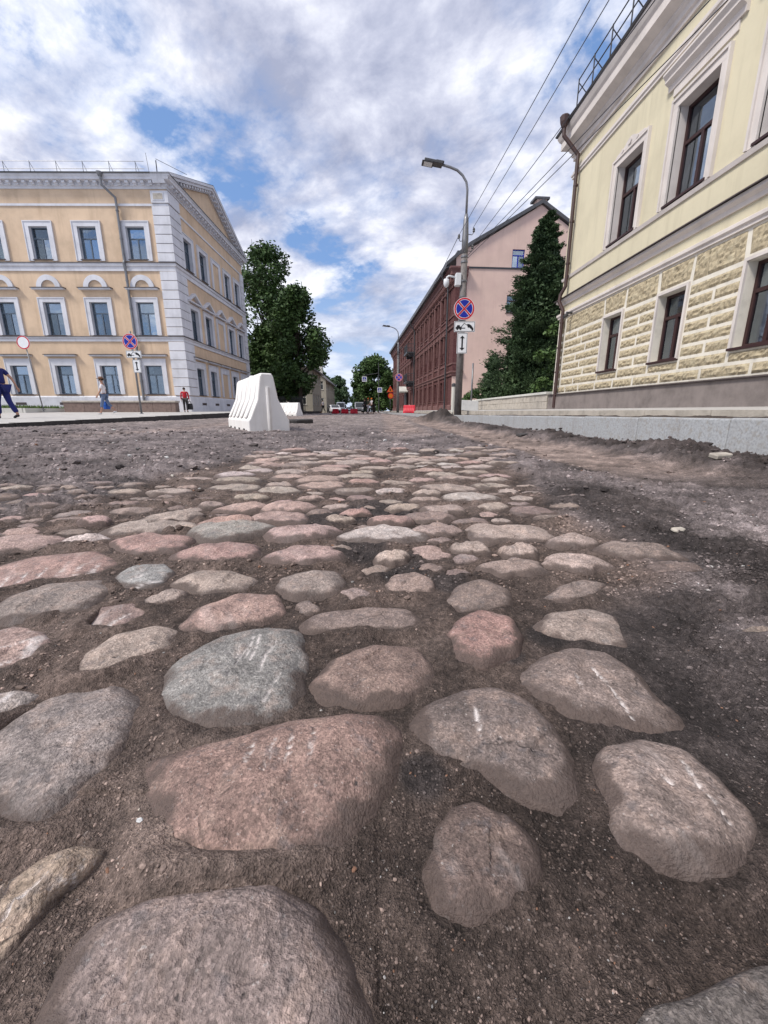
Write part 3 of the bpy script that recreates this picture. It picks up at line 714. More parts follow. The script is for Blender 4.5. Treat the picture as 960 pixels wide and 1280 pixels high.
# ------------------------------------------------------------------ cobblestones, each one a piece of the road
def stone_mesh(s, k):
    Yd = max(.15, s.cy)
    px = s.size * 2 * 500 / Yd                 # size in the picture
    nt_ = int(min(150, max(28, px * .75))); nr_ = int(min(70, max(8, px * .22)))
    q = np.concatenate([[0.0], np.linspace(0, 1, nr_ + 1)[1:] ** .72])
    th = np.arange(nt_) * 2 * PI / nt_
    f = th / (2 * PI) * NTH; i0 = np.floor(f).astype(int) % NTH; fr = f - np.floor(f)
    R = s.R[i0] * (1 - fr) + s.R[(i0 + 1) % NTH] * fr
    QQ, TT = np.meshgrid(q[1:], th, indexing='ij')
    rr = QQ * R[None, :]
    X = s.cx + rr * np.cos(TT); Y = s.cy + rr * np.sin(TT)
    rs = random.Random(k * 31 + 5)
    sc_ = 1 / max(.02, s.size)
    e1 = fbm(X * sc_ * .9 + k, Y * sc_ * .9, 3, 50 + k); e2 = fbm(X * sc_ * 3.2 + k, Y * sc_ * 3.2, 4, 80 + k); e3 = fbm(X * 90, Y * 90, 4, 99)
    facet, fid = worley(X * sc_ * 1.5 + k * 3.1, Y * sc_ * 1.5, 60 + k)
    qn = np.clip(QQ * (1 + .06 * e2), 0, 1)
    pw = rs.uniform(3.2, 4.8); ex = rs.uniform(.58, .72)
    Z = -.007 + (s.hd + .007) * np.clip(1 - qn ** pw, 0, 1) ** (ex * .85)
    inner = (1 - QQ ** 2.2)
    Z = Z + inner * (s.hd * (.26 * e1 + .16 * e2 + .30 * (fid - .5) * sstep(.0, .5, .8 - facet)) + .0014 * e3)
    tx, ty = rs.uniform(-.06, .06), rs.uniform(-.05, .08)
    Z = Z + inner * (tx * (X - s.cx) + ty * (Y - s.cy))
    sc_v = np.zeros_like(X)
    for (a, b) in s.strokes:
        ex_, ey_ = b[0] - a[0], b[1] - a[1]
        t = np.clip(((X - a[0]) * ex_ + (Y - a[1]) * ey_) / (ex_ ** 2 + ey_ ** 2), 0, 1)
        d = np.hypot(X - a[0] - t * ex_, Y - a[1] - t * ey_)
        wd = (.0022 if Yd > .5 else .0014) * (.35 + 1.1 * np.sin(PI * (.12 + .76 * t)))
        hit = np.exp(-(d / wd) ** 2) * np.clip(.60 + 2.4 * fbm(X * 300, Y * 300, 3, 7), 0, 1)
        sc_v = np.maximum(sc_v, hit)
    Z = Z - .0022 * np.clip(sc_v, 0, 1)
    if s.sc > 0:
        sc_v = np.maximum(sc_v, s.sc * 1.6 * sstep(.1, .55, fbm(X * 55 + 20 * Y, Y * 14 - X * 10, 4, 31 + k)) * (1 - QQ ** 3))
    side = np.clip(-(Y - s.cy) / s.size, -1, 1) * .12
    film = s.film + .95 * sstep(.58, .98, QQ + side + .16 * e2 + .10 * fbm(X * 60, Y * 60, 3, 123))
    V = np.concatenate([[[s.cx, s.cy, 0]], np.stack([X, Y, Z], -1).reshape(-1, 3)])
    V[0, 2] = Z[0].mean()
    V -= (s.cx, s.cy, 0)
    nq = len(q) - 1
    id_ = 1 + np.arange(nq * nt_).reshape(nq, nt_)
    nx = np.roll(id_, -1, 1)
    quads = np.stack([id_[:-1], id_[1:], nx[1:], nx[:-1]], -1).reshape(-1, 4)
    tri = np.stack([np.zeros(nt_, int), id_[0], nx[0], nx[0]], -1)
    me = bpy.data.meshes.new('cobblestone')
    loops = np.concatenate([quads.ravel(), tri[:, :3].ravel()]).astype(np.int32)
    lt = np.concatenate([np.full(len(quads), 4), np.full(nt_, 3)]).astype(np.int32)
    ls = np.concatenate([[0], np.cumsum(lt)[:-1]]).astype(np.int32)
    me.vertices.add(len(V)); me.vertices.foreach_set('co', V.astype(np.float32).ravel())
    me.loops.add(len(loops)); me.loops.foreach_set('vertex_index', loops)
    me.polygons.add(len(lt)); me.polygons.foreach_set('loop_start', ls); me.polygons.foreach_set('loop_total', lt)
    me.materials.append(MATS['cobble_granite'])
    me.polygons.foreach_set('use_smooth', np.ones(len(lt), bool)); me.update()
    wear = np.zeros((len(V), 3)); wear[1:, 0] = np.clip(sc_v, 0, 1).ravel(); wear[1:, 1] = np.clip(film, 0, 1).ravel()
    wear[0] = wear[1]
    vcol(me, 'Wear', wear)
    return me
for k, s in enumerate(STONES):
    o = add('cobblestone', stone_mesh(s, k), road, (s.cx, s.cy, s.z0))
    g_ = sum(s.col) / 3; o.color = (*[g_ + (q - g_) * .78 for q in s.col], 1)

# ------------------------------------------------------------------ loose gravel
t_ = (1 + 5 ** .5) / 2
ICO = np.array([(-1, t_, 0), (1, t_, 0), (-1, -t_, 0), (1, -t_, 0), (0, -1, t_), (0, 1, t_), (0, -1, -t_), (0, 1, -t_), (t_, 0, -1), (t_, 0, 1), (-t_, 0, -1), (-t_, 0, 1)]) / math.sqrt(1 + t_ * t_)
ICF = np.array([(0, 11, 5), (0, 5, 1), (0, 1, 7), (0, 7, 10), (0, 10, 11), (1, 5, 9), (5, 11, 4), (11, 10, 2), (10, 7, 6), (7, 1, 8), (3, 9, 4), (3, 4, 2), (3, 2, 6), (3, 6, 8), (3, 8, 9), (4, 9, 5), (2, 4, 11), (6, 2, 10), (8, 6, 7), (9, 8, 1)])
def rocks(name, P, size, cols, seed=1, flat=.7):
    g = np.random.default_rng(seed); n = len(P)
    V = ICO[None] * (1 + g.uniform(-.28, .28, (n, 12, 1)))
    V = V * np.stack([g.uniform(.75, 1.4, n), g.uniform(.6, 1.0, n), g.uniform(.45, flat, n)], -1)[:, None, :]
    a = g.uniform(0, 2 * PI, n); tl = g.uniform(-.35, .35, n)
    ca, sa, ct, st = np.cos(a), np.sin(a), np.cos(tl), np.sin(tl)
    x, y, z = V[..., 0], V[..., 1], V[..., 2]
    y, z = y * ct[:, None] - z * st[:, None], y * st[:, None] + z * ct[:, None]
    x, y = x * ca[:, None] - y * sa[:, None], x * sa[:, None] + y * ca[:, None]
    V = np.stack([x, y, z], -1) * size[:, None, None] + P[:, None, :]
    Fc = (ICF[None] + 12 * np.arange(n)[:, None, None]).reshape(-1, 3)
    me = mk_mesh(name, V.reshape(-1, 3), Fc, ['pebble'], False)
    vcol(me, 'Col', np.repeat(cols, 12, 0)); return me
n_ = 64000
u = rng.uniform(-60, 1020, n_); v = np.concatenate([rng.uniform(538, 760, int(n_ * .62)), rng.uniform(700, 1330, n_ - int(n_ * .62))])
pp = np.array([ground_pt(a, b) for a, b in zip(u, v)])
px_, py_ = pp[:, 0], pp[:, 1]
zz_, cc_ = soil(px_.copy(), py_.copy())
sz = py_ * rng.lognormal(0, .50, n_) * .0021 + .0003
sz = np.clip(sz, .0004, .026)
cl_ = fbm(px_ * 9, py_ * 9, 3, 77)
inst = np.zeros(n_, bool)
for s in STONES:
    dx = px_ - s.cx; dy = py_ - s.cy
    th = (np.mod(np.arctan2(dy, dx), 2 * PI) / (2 * PI) * NTH).astype(int) % NTH
    inst |= np.hypot(dx, dy) < s.R[th] * .97
keep = ~inst & (zz_ > -.03) & (rng.random(n_) < np.clip(.55 + cl_ * 1.1, .08, 1)) & (px_ < 2.5)
keep &= ~((px_ > .55) & (py_ > .8) & (rng.random(n_) < .45))
keep &= ~((px_ > 1.08) & (px_ < 1.78) & (py_ > 1.45) & (rng.random(n_) < .93))
P_ = np.stack([px_, py_, zz_ + sz * .15], -1)[keep]; sz = sz[keep]; cc_ = cc_[keep]
k_ = rng.lognormal(.12, .42, len(P_)); cols = np.clip(cc_ * k_[:, None] * 1.15, .012, .5)
wh = rng.random(len(P_)) < .014; cols[wh] = rng.uniform(.16, .42, (wh.sum(), 1)) * np.array((1, .95, .92)); sz[wh] *= rng.uniform(.5, 1.05, wh.sum())
rd = rng.random(len(P_)) < .01; cols[rd] = (.22, .12, .08)
gv = add('gravel', rocks('gravel', P_, sz, cols, 5)); gv['kind'] = 'stuff'; gv['label'] = 'loose gravel and asphalt crumbs strewn over the road bed'
# larger lumps of broken asphalt along the soil bank and the left side
n2_ = 620
bx_ = np.concatenate([rng.uniform(2.0, 2.5, 260), rng.uniform(-5, -.6, 260), rng.uniform(.8, 2.1, 100)]); by_ = np.concatenate([rng.uniform(1.6, 11, 260), rng.uniform(1.9, 8, 260), rng.uniform(1.0, 5, 100)])
bz_, bc_ = soil(bx_.copy(), by_.copy())
bs_ = np.clip(rng.lognormal(0, .5, n2_) * .0105, .005, .042)
lm = add('asphalt_lumps', rocks('asphalt_lumps', np.stack([bx_, by_, bz_ + bs_ * .2], -1), bs_, np.clip(bc_ * rng.uniform(.3, 1.1, (n2_, 1)), .012, .3), 9)); lm['kind'] = 'stuff'
lm['label'] = 'dark lumps of broken asphalt scattered on the soil'
# ------------------------------------------------------------------ windows
def make_window(w_, h, fm='brown_frame', depth=.18, trans=.68, mull=True, bw=.055, sill_m='ledge_metal', sill_w=.06, lower_rail=None):
    """template of meshes; origin = bottom centre of the opening on the wall plane, outside is -y"""
    T = {}
    y0, y1 = depth - .03, depth + .04
    b = MB(); hw = w_ / 2; zt = h * trans
    b.box(-hw, -hw + bw, y0, y1, 0, h); b.box(hw - bw, hw, y0, y1, 0, h)
    b.box(-hw + bw, hw - bw, y0 + .002, y1, 0, bw); b.box(-hw + bw, hw - bw, y0 + .002, y1, h - bw, h)
    panes = []
    if trans < 1:
        b.box(-hw + bw, hw - bw, y0 - .004, y1, zt - bw * .55, zt + bw * .55)
        panes.append((-hw + bw, hw - bw, zt + bw * .55, h - bw))
        top = zt - bw * .55
    else: top = h - bw
    if mull:
        b.box(-bw * .6, bw * .6, y0 - .002, y1, bw, top)
        panes += [(-hw + bw, -bw * .6, bw, top), (bw * .6, hw - bw, bw, top)]
    else: panes.append((-hw + bw, hw - bw, bw, top))
    T['frame'] = b.mesh('window', fm)
    T['panes'] = []
    for (a, c, d, e) in panes:
        q = MB(); q.box(a - .004, c + .004, depth + .004, depth + .014, d - .004, e + .004); T['panes'].append(q.mesh('pane', 'glass'))
    q = MB(); q.box(-hw - sill_w, hw + sill_w, -.07, depth - .032, -.05, -.004); T['sill'] = q.mesh('sill', sill_m)
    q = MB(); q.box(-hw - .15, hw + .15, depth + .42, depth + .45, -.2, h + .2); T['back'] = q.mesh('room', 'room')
    q = MB()
    def wavy(x0, x1, z0, z1):
        n = 9
        for i in range(n):
            xa = x0 + (x1 - x0) * i / n; xb = x0 + (x1 - x0) * (i + 1) / n
            ya = depth + .12 + .025 * (i % 2); yb = depth + .12 + .025 * ((i + 1) % 2)
            q.face([(xa, ya, z0), (xb, yb, z0), (xb, yb, z1), (xa, ya, z1)])
    wavy(-hw + .02, -hw * .35, .02, h - .04); T['curtain'] = q.mesh('curtain', 'curtain')
    q = MB()
    for i in range(int(h / .055)): q.box(-hw + .05, hw - .05, depth + .08, depth + .10, .04 + i * .055, .04 + i * .055 + .042)
    T['blind'] = q.mesh('blind', 'blind')
    q = MB(); q.box(-hw + .03, hw - .03, depth + .10, depth + .11, h * .70, h - .03); T['roller'] = q.mesh('curtain', 'curtain')
    return T
def put_window(T, parent, loc, rz=0.0, extras=(), casing=None, sill=True):
    wo_ = add('window', T['frame'], parent, loc, rz)
    for p in T['panes']: add('pane', p, wo_)
    if sill: add('sill', T['sill'], wo_)
    add('room', T['back'], wo_)
    for e in extras: add(T[e].name.split('.')[0], T[e], wo_)
    if casing: add('casing', casing, wo_)
    return wo_
def casing_mesh(w_, h, cw, top=None, bot=0.0, proj=.05, m='white_trim', ears=0.0, step=True):
    b = MB(); hw = w_ / 2; top = cw if top is None else top
    b.box(-hw - cw, -hw, -proj, .02, -bot, h); b.box(hw, hw + cw, -proj, .02, -bot, h)
    b.box(-hw - cw - ears, hw + cw + ears, -proj - .002, .02, h, h + top)
    if step:
        e = .05; o = proj + .03
        b.box(-hw - cw - .004, -hw - cw + e, -o, .018, -bot + .002, h + top - e); b.box(hw + cw - e, hw + cw + .004, -o, .018, -bot + .002, h + top - e)
        b.box(-hw - cw - ears - .004, hw + cw + ears + .004, -o - .002, .018, h + top - e, h + top + .004)
    return b.mesh('casing', m)

# ------------------------------------------------------------------ peach three-storey building on the left
PB = thing('corner_building', 'three-storey peach building with white trim and a pediment, left of the street', 'building', (-12.14, 28, 0), -.023)
PB.scale = (1, 1, .988)
LW = 24.0; FD = 13.0; GZ0 = .0
rb0 = random.Random(2)
FX = [-2.14 - 2.91 * i for i in range(8)]           # window columns of the front
FY = [2.05 + 2.30 * i for i in range(5)]            # of the flank
W2 = make_window(1.12, 1.78, 'blue_frame', .20, .66); W1 = make_window(1.12, 1.95, 'blue_frame', .20, .68); W0 = make_window(1.12, 1.80, 'blue_frame', .20, .68)
FLO = ((W0, 1.42, 1.80, casing_mesh(1.12, 1.80, .30, .42, .02)), (W1, 5.08, 1.95, casing_mesh(1.12, 1.95, .29, .27, .02)), (W2, 9.46, 1.78, casing_mesh(1.12, 1.78, .31, .30, .10)))
holes = [(x - .56, x + .56, z, z + h) for x in FX for (_, z, h, _) in FLO]
b = MB(); b.panel(-LW, 0, 1.25, 13.25, holes, .26, 0, 0, 1); b.build('wall', ['peach_render', 'white_trim'], PB)
hol2 = [(y - .56, y + .56, z, z + h) for k, y in enumerate(FY) for (_, z, h, _) in FLO if k != 2]
b = MB(); b.panel(0, FD, 1.25, 13.25, hol2, .26, 0, 0, 1); b.build('wall', ['peach_render', 'white_trim'], PB, (0, 0, 0), PI / 2)
b = MB(); b.face([(0, FD, 0), (-LW, FD, 0), (-LW, FD, 14), (0, FD, 14)]); b.face([(-LW, FD, 0), (-LW, 0, 0), (-LW, 0, 14), (-LW, FD, 14)]); b.build('rear_wall', 'peach_render', PB)
PATH = [(-LW, 0), (0, 0), (0, FD), (-2.0, FD)]
b = MB(); b.sweep([(0, -.3), (.07, -.3), (.07, 1.22), (.0, 1.30)], PATH); b.build('plinth', 'white_trim', PB)
def course(name, prof, m='white_trim', path=PATH): b = MB(); b.sweep(prof, path); return b.build(name, m, PB)
course('string_course', [(0, 4.70), (.06, 4.70), (.06, 4.86), (.12, 4.90), (.12, 4.99), (0, 5.02)])
course('string_course_flashing', [(.0, 5.022), (.0, 4.995), (.16, 4.975), (.16, 5.0)], 'ledge_metal')
course('string_course', [(0, 8.80), (.06, 8.80), (.06, 9.02), (.13, 9.08), (.13, 9.24), (0, 9.28)])
course('string_course_flashing', [(.0, 9.283), (.0, 9.25), (.18, 9.23), (.18, 9.26)], 'ledge_metal')
course('frieze_band', [(0, 12.32), (.05, 12.32), (.05, 12.44), (0, 12.46)])
course('cornice', [(0, 13.20), (.06, 13.20), (.06, 13.30), (.12, 13.33), (.12, 13.52), (.38, 13.55), (.38, 13.66), (.46, 13.75), (.46, 13.79), (0, 13.81)])
course('gutter_edge', [(.0, 13.85), (.0, 13.812), (.50, 13.79), (.50, 13.82)], 'roof_metal', [(-LW, 0), (0, 0), (0, FD)])
bk = MB(); bk.box(-.09, .09, -.31, -.121, 13.40, 13.525); bk.box(-.09, .09, -.22, -.122, 13.335, 13.40); BK = bk.mesh('bracket', 'white_trim')
n_b = int((LW - .5) / .46)
for i in range(n_b): add('bracket', BK, PB, (-.30 - i * .46, 0, 0))
for i in range(27): add('bracket', BK, PB, (0, .30 + i * .46, 0), PI / 2)
# quoins, L-shaped around the corner
for (z0, z1, hq) in ((1.32, 4.68, .56), (5.03, 8.78, .535), (9.29, 12.30, .50)):
    nq = round((z1 - z0) / hq); hh = (z1 - z0) / nq
    q = MB(); q.sweep([(0, .018), (.09, .018), (.105, .035), (.105, hh - .035), (.09, hh - .018), (0, hh - .018)], [(-.92, 0), (0, 0), (0, 1.30)])
    qm = q.mesh('quoin', 'white_trim')
    for i in range(nq): add('quoin', qm, PB, (0, 0, z0 + i * hh))
    q = MB(); q.box(-.8, 0, -.10, 0, .018, hh - .018); qm2 = q.mesh('quoin', 'white_trim')
    for i in range(nq): add('quoin', qm2, PB, (0, FD, z0 + i * hh), PI / 2)
q = MB(); q.sweep([(0, 12.47), (.11, 12.47), (.11, 13.09), (0, 13.09)], [(-.92, 0), (0, 0), (0, 1.30)]); q.build('corner_capital', 'white_trim', PB)
q = MB(); q.box(-.80, -.14, -.135, -.108, 12.58, 13.0, 0); q.box(-.75, -.19, -.15, -.13, 12.64, 12.94, 1); q.build('capital_panel', ['white_trim', 'limestone'], PB)
ledge = MB(); ledge.box(-.98, .98, -.22, 0, 0, .09, 0); ledge.box(-1.04, 1.04, -.27, 0, .092, .125, 1); LEDGE = ledge.mesh('window_hood', ['white_trim', 'ledge_metal'])
arch = MB(); arch.disc(0, 0, .74, -.09, 0, 14, 0, 0, PI, .44); ARCH = arch.mesh('arch_moulding', 'white_trim')
ped = MB()
ped.prism([(-1.0, 0), (1.0, 0), (1.0, .08), (-1.0, .08)], -.22, 0)
ped.prism([(-1.02, .084), (-.80, .084), (0, .52), (0, .68)], -.24, 0); ped.prism([(1.02, .084), (0, .68), (0, .52), (.80, .084)], -.24, 0)
PED = ped.mesh('triangular_hood', 'white_trim')
ext_f = {(0, 2): ('roller',), (1, 2): ('curtain',), (2, 2): (), (0, 1): ('roller',), (1, 1): ('curtain',), (2, 1): ('blind',), (3, 1): ('roller',), (1, 0): ('curtain',)}
for i, x in enumerate(FX):
    for j, (T, z, h, cs) in enumerate(FLO):
        put_window(T, PB, (x, 0, z), 0, ext_f.get((i, j), rb0.choice((('curtain',), ('roller',), ('blind',), ()))), cs)
    add('window_hood', LEDGE, PB, (x, 0, 3.78)); add('window_hood', LEDGE, PB, (x, 0, 7.72)); add('arch_moulding', ARCH, PB, (x, 0, 7.85))
    q = None
for k, y in enumerate(FY):
    for j, (T, z, h, cs) in enumerate(FLO):
        if k == 2:
            add('blind_window_casing', cs, PB, (0, y, z), PI / 2)
        else: put_window(T, PB, (0, y, z), PI / 2, ('curtain',) if (k + j) % 2 else (), cs)
    add('window_hood', LEDGE, PB, (0, y, 3.78), PI / 2); add('triangular_hood', PED, PB, (0, y, 7.40), PI / 2)
sg = MB(); sg.box(-.35, .35, -.012, 0, 0, .16); SG = sg.mesh('vent_grille', 'ledge_metal')
for y in FY: add('vent_grille', SG, PB, (.072, y, .72), PI / 2)
for x in FX: add('vent_grille', SG, PB, (x - .3, -.072, .72))
# pediment over the flank and the roof
AP = (FD / 2, 16.45)
b = MB(); b.prism([(.35, 13.81), (FD - .35, 13.81), (AP[0], AP[1] - .55)], -.02, .30, 'x'); o = b.build('pediment_wall', 'peach_render', PB, (-.30, 0, 0))
for s_, (p0, p1) in enumerate((((-.50, 13.85), (AP[0], AP[1])), ((FD + .50, 13.85), (AP[0], AP[1])))):
    b = MB(); dv = Vector((p1[0] - p0[0], p1[1] - p0[1])); nrm = Vector((-dv.y, dv.x)).normalized() * (-1 if s_ == 0 else 1)
    if nrm.y > 0: nrm = -nrm
    def strip(t0, t1, x0, x1):
        b.prism([(p0[0] + nrm.x * t0, p0[1] + nrm.y * t0), (p1[0], p1[1] - t0 / abs(nrm.normalized().y)), (p1[0], p1[1] - t1 / abs(nrm.normalized().y)), (p0[0] + nrm.x * t1, p0[1] + nrm.y * t1)], x0, x1, 'x')
    strip(0, .15, -.6, .48); strip(.152, .31, -.6, .38); strip(.312, .50, -.58, .13)
    b.build('raking_cornice', 'white_trim', PB)
    L = dv.length; u_ = dv / L
    for i in range(1, int(L / .46)):
        c = Vector(p0) + u_ * (i * .46 + .1) + nrm * .315
        if c.y < 14.0: continue
        q = MB(); q.box(.132, .32, -.09, .09, -.15, 0)
        add('bracket', q.mesh('bracket', 'white_trim'), PB, (0, c.x, c.y), 0, (math.atan2(u_.y, u_.x) if s_ == 0 else math.atan2(-u_.y, -u_.x), 0, 0))
b = MB(); e_ = .50
b.face([(-LW, -e_, 13.86), (.49, -e_, 13.86), (.49, AP[0], AP[1] + .03), (-LW, AP[0], AP[1] + .03)])
b.face([(.49, FD + e_, 13.86), (-LW, FD + e_, 13.86), (-LW, AP[0], AP[1] + .03), (.49, AP[0], AP[1] + .03)])
b.build('roof', 'roof_metal', PB)
rl = MB()
for i in range(15):
    x = -1.7 - i * 1.55; rl.tube([(x, .15, 13.9), (x, .15, 14.72)], .016, 5); rl.tube([(x, .15, 14.68), (x, .75, 14.1)], .012, 5)
for z in (14.32, 14.70): rl.tube([(-LW, .15, z), (-1.2, .15, z)], .014, 5)
rl.build('roof_railing', 'steel', PB)
an = MB(); an.tube([(-.45, .1, 13.9), (-.45, .1, 14.72)], .03, 5); an.tube([(-.45, .1, 14.8), (1.2, .3, 14.1)], .015, 4); an.tube([(-.9, .1, 13.9), (-1.0, .1, 15.1)], .012, 4); an.build('roof_antenna', 'dark_steel', PB)
dp = MB(); dx_ = -3.12
dp.lathe([(.10, 13.62), (.17, 13.76), (.17, 13.82)], 10, (dx_ - .35, -.54))
dp.tube([(dx_ - .35, -.54, 13.7), (dx_ - .35, -.52, 13.2), (dx_ + .15, -.16, 12.7), (dx_ + .15, -.15, 9.35), (dx_ + .15, -.24, 9.2), (dx_ + .15, -.15, 8.7), (dx_ + .15, -.15, 5.1), (dx_ + .15, -.22, 4.95), (dx_ + .15, -.15, 4.6), (dx_ + .15, -.15, .5)], .075, 9)
for z in (12, 10.5, 8.2, 6.6, 4.3, 2.2): dp.lathe([(.095, z), (.095, z + .06)], 10, (dx_ + .15, -.15))
dp.build('drainpipe', 'grey_pipe', PB, smooth=False)

# ------------------------------------------------------------------ cream building on the right
CB = thing('corner_building', 'cream two-storey building with rough ochre stonework below, right of the street', 'building', (6.6, 15.1, 0), -PI / 2)
RL = 21.0
def X_(Y): return 15.1 - Y
GW = make_window(.85, 1.42, 'brown_frame', .20, .66, True, .06, 'brown_frame', .05)
UW = make_window(1.10, 1.84, 'brown_frame', .22, .62, True, .06, 'brown_frame', .05)
GX_ = [X_(11.72) + 2.24 * i for i in range(8)]; UX_ = [X_(11.85) + 2.21 * i for i in range(8)]
holes = [(x - .425, x + .425, 1.42, 2.84) for x in GX_]
b = MB(); b.panel(0, RL, .86, 3.46, holes, .24, 0, 0, 0); b.build('ground_floor_wall', ['mortar'], CB)
holes = [(x - .55, x + .55, 4.76, 6.60) for x in UX_]
b = MB(); b.panel(0, RL, 3.46, 8.2, holes, .26, 0, 0, 1); b.build('wall', ['cream_render', 'cream_trim'], CB)
b = MB(); b.panel(0, 10, .86, 3.46, [], 0); b.build('ground_floor_wall', 'mortar', CB, (0, 10, 0), -PI / 2)
b = MB(); b.panel(0, 10, 3.46, 8.2, [], 0); b.face([(10, 0, 8.2), (0, 0, 8.2), (0, 0, 3.46), (10, 0, 3.46)]); b.build('wall', 'cream_render', CB, (0, 10, 0), -PI / 2)
b = MB(); b.face([(RL, 0, 0), (RL, 10, 0), (RL, 10, 9), (RL, 0, 9)]); b.face([(RL, 10, 0), (0, 10, 0), (0, 10, 9), (RL, 10, 9)]); b.build('rear_wall', 'cream_render', CB)
CP = [(0, 9.9), (0, 0), (RL - .01, 0)]
def cc(name, prof, m='cream_trim'): b = MB(); b.sweep(prof, CP); return b.build(name, m, CB)
cc('plinth', [(0, -.2), (.10, -.2), (.10, .855), (0, .875)], 'plinth_stone')
cc('plinth_flashing', [(.0, .905), (.0, .879), (.15, .858), (.15, .875)], 'ledge_metal')
cc('string_course', [(0, 3.41), (.05, 3.41), (.05, 3.46), (.09, 3.49), (.09, 3.55), (.04, 3.58), (0, 3.58)])
cc('string_course', [(0, 3.80), (.04, 3.80), (.05, 3.88), (.13, 3.93), (.13, 3.99), (0, 4.03)])
cc('string_course_flashing', [(0, 4.06), (0, 4.034), (.19, 3.99), (.19, 4.01)], 'ledge_metal')
cc('sill_course', [(0, 4.60), (.035, 4.60), (.06, 4.68), (0, 4.70)])
cc('moulding', [(0, 7.62), (.04, 7.62), (.04, 7.68), (.07, 7.70), (.07, 7.74), (.03, 7.76), (.03, 7.82), (0, 7.83)])
cc('cornice', [(0, 8.13), (.05, 8.13), (.05, 8.22), (.10, 8.25), (.10, 8.36), (.16, 8.42), (.16, 8.46), (.36, 8.56), (.36, 8.76), (.41, 8.82), (.46, 8.92), (.46, 8.98), (0, 9.02)])
cc('gutter_edge', [(0, 9.10), (0, 9.023), (.50, 8.985), (.52, 9.02)], 'roof_metal')
b = MB(); b.face([(-.52, -.52, 9.03), (RL, -.52, 9.03), (RL, 5, 11.2), (4.0, 5, 11.2)]); b.face([(-.52, 10.6, 9.03), (-.52, -.52, 9.03), (4.0, 5, 11.2)]); b.face([(RL, 10.6, 9.03), (-.52, 10.6, 9.03), (4, 5, 11.2), (RL, 5, 11.2)]); b.build('roof', 'roof_metal', CB)
rl = MB(); y = -.45
for i in range(24):
    x = .75 + i * .86; rl.tube([(x, y, 9.03), (x, y, 9.78)], .018, 5); rl.tube([(x, y, 9.68), (x, y + .40, 9.3)], .014, 5)
for z in (9.42, 9.76): rl.tube([(.75, y, z), (RL, y, z)], .017, 5)
rl.build('roof_railing', 'dark_steel', CB)
# drainpipe
dp = MB(); dx_ = .42
dp.lathe([(.07, 8.82), (.13, 8.96), (.15, 9.10), (.13, 9.13)], 10, (dx_ - .1, -.60))
dp.tube([(dx_ - .1, -.60, 8.9), (dx_ - .1, -.58, 8.62), (dx_ + .05, -.14, 8.05), (dx_ + .05, -.12, 4.35), (dx_ - .05, -.22, 4.1), (dx_ - .05, -.24, 3.9), (dx_ + .06, -.13, 3.6), (dx_ + .06, -.12, .42)], .058, 9)
for z in (7.2, 6.2, 5.0, 3.2, 2.4, 1.6): dp.lathe([(.075, z), (.075, z + .05)], 10, (dx_ + .05, -.12))
dp.build('drainpipe', 'brown_pipe', CB)
cam_ = MB(); cam_.tube([(1.0, -.05, 3.42), (1.0, -.24, 3.42)], .035, 8); cam_.tube([(1.0, -.2, 3.36), (1.06, -.34, 3.28)], .05, 8); cam_.build('wall_lamp', 'dark_steel', CB)
# ground floor rock-faced blocks
def block_mesh(P4, seed, proj=.020, bev=.014, n=None):
    """P4 four (x,z) corners anticlockwise from lower left; rock-faced front"""
    P4 = np.array(P4, float); wd = np.linalg.norm(P4[1] - P4[0]); ht = np.linalg.norm(P4[3] - P4[0])
    nx = int(min(22, max(4, wd / .05))); nz = int(min(9, max(4, ht / .048)))
    V = []; g = np.random.default_rng(seed)
    U, W_ = np.meshgrid(np.linspace(0, 1, nx + 1), np.linspace(0, 1, nz + 1))
    XZ = (P4[0] * ((1 - U) * (1 - W_))[..., None] + P4[1] * (U * (1 - W_))[..., None] + P4[2] * (U * W_)[..., None] + P4[3] * ((1 - U) * W_)[..., None])
    edge = np.minimum(np.minimum(U * wd, (1 - U) * wd), np.minimum(W_ * ht, (1 - W_) * ht))
    Yv = -proj * sstep(-.001, bev, edge) - (g.uniform(-.016, .022, U.shape)) * (edge > .01)
    V = np.stack([XZ[..., 0], Yv, XZ[..., 1]], -1).reshape(-1, 3)
    id_ = np.arange((nx + 1) * (nz + 1)).reshape(nz + 1, nx + 1)
    Fq = np.stack([id_[:-1, :-1], id_[:-1, 1:], id_[1:, 1:], id_[1:, :-1]], -1).reshape(-1, 4)
    return mk_mesh('stone', V, Fq, ['ochre_stone'])
blk = [0]
def blockq(x0, x1, z0, z1, sl0=0.0, sl1=0.0):
    j = .032; blk[0] += 1
    add('stone', block_mesh([(x0 + j, z0 + j), (x1 - j, z0 + j), (x1 - j + sl1, z1 - j), (x0 + j + sl0, z1 - j)], blk[0]), CB)
edges_ = [0.0]
for x in GX_: edges_ += [x - .425 - .06, x + .425 + .06]
edges_.append(RL)
piers = [(edges_[i], edges_[i + 1]) for i in range(0, len(edges_), 2)]
rb = random.Random(4)
x = .02
while x < RL:                                               # bottom course of wide blocks
    e = min(RL, x + rb.uniform(.85, 1.2)); blockq(x, e, .905, 1.15); x = e
for i, gx in enumerate(GX_): blockq(gx - .50, gx + .50, 1.15, 1.37)
rows_ = [(1.15, 1.40)] + [(1.40 + .24 * k, 1.64 + .24 * k) for k in range(6)]
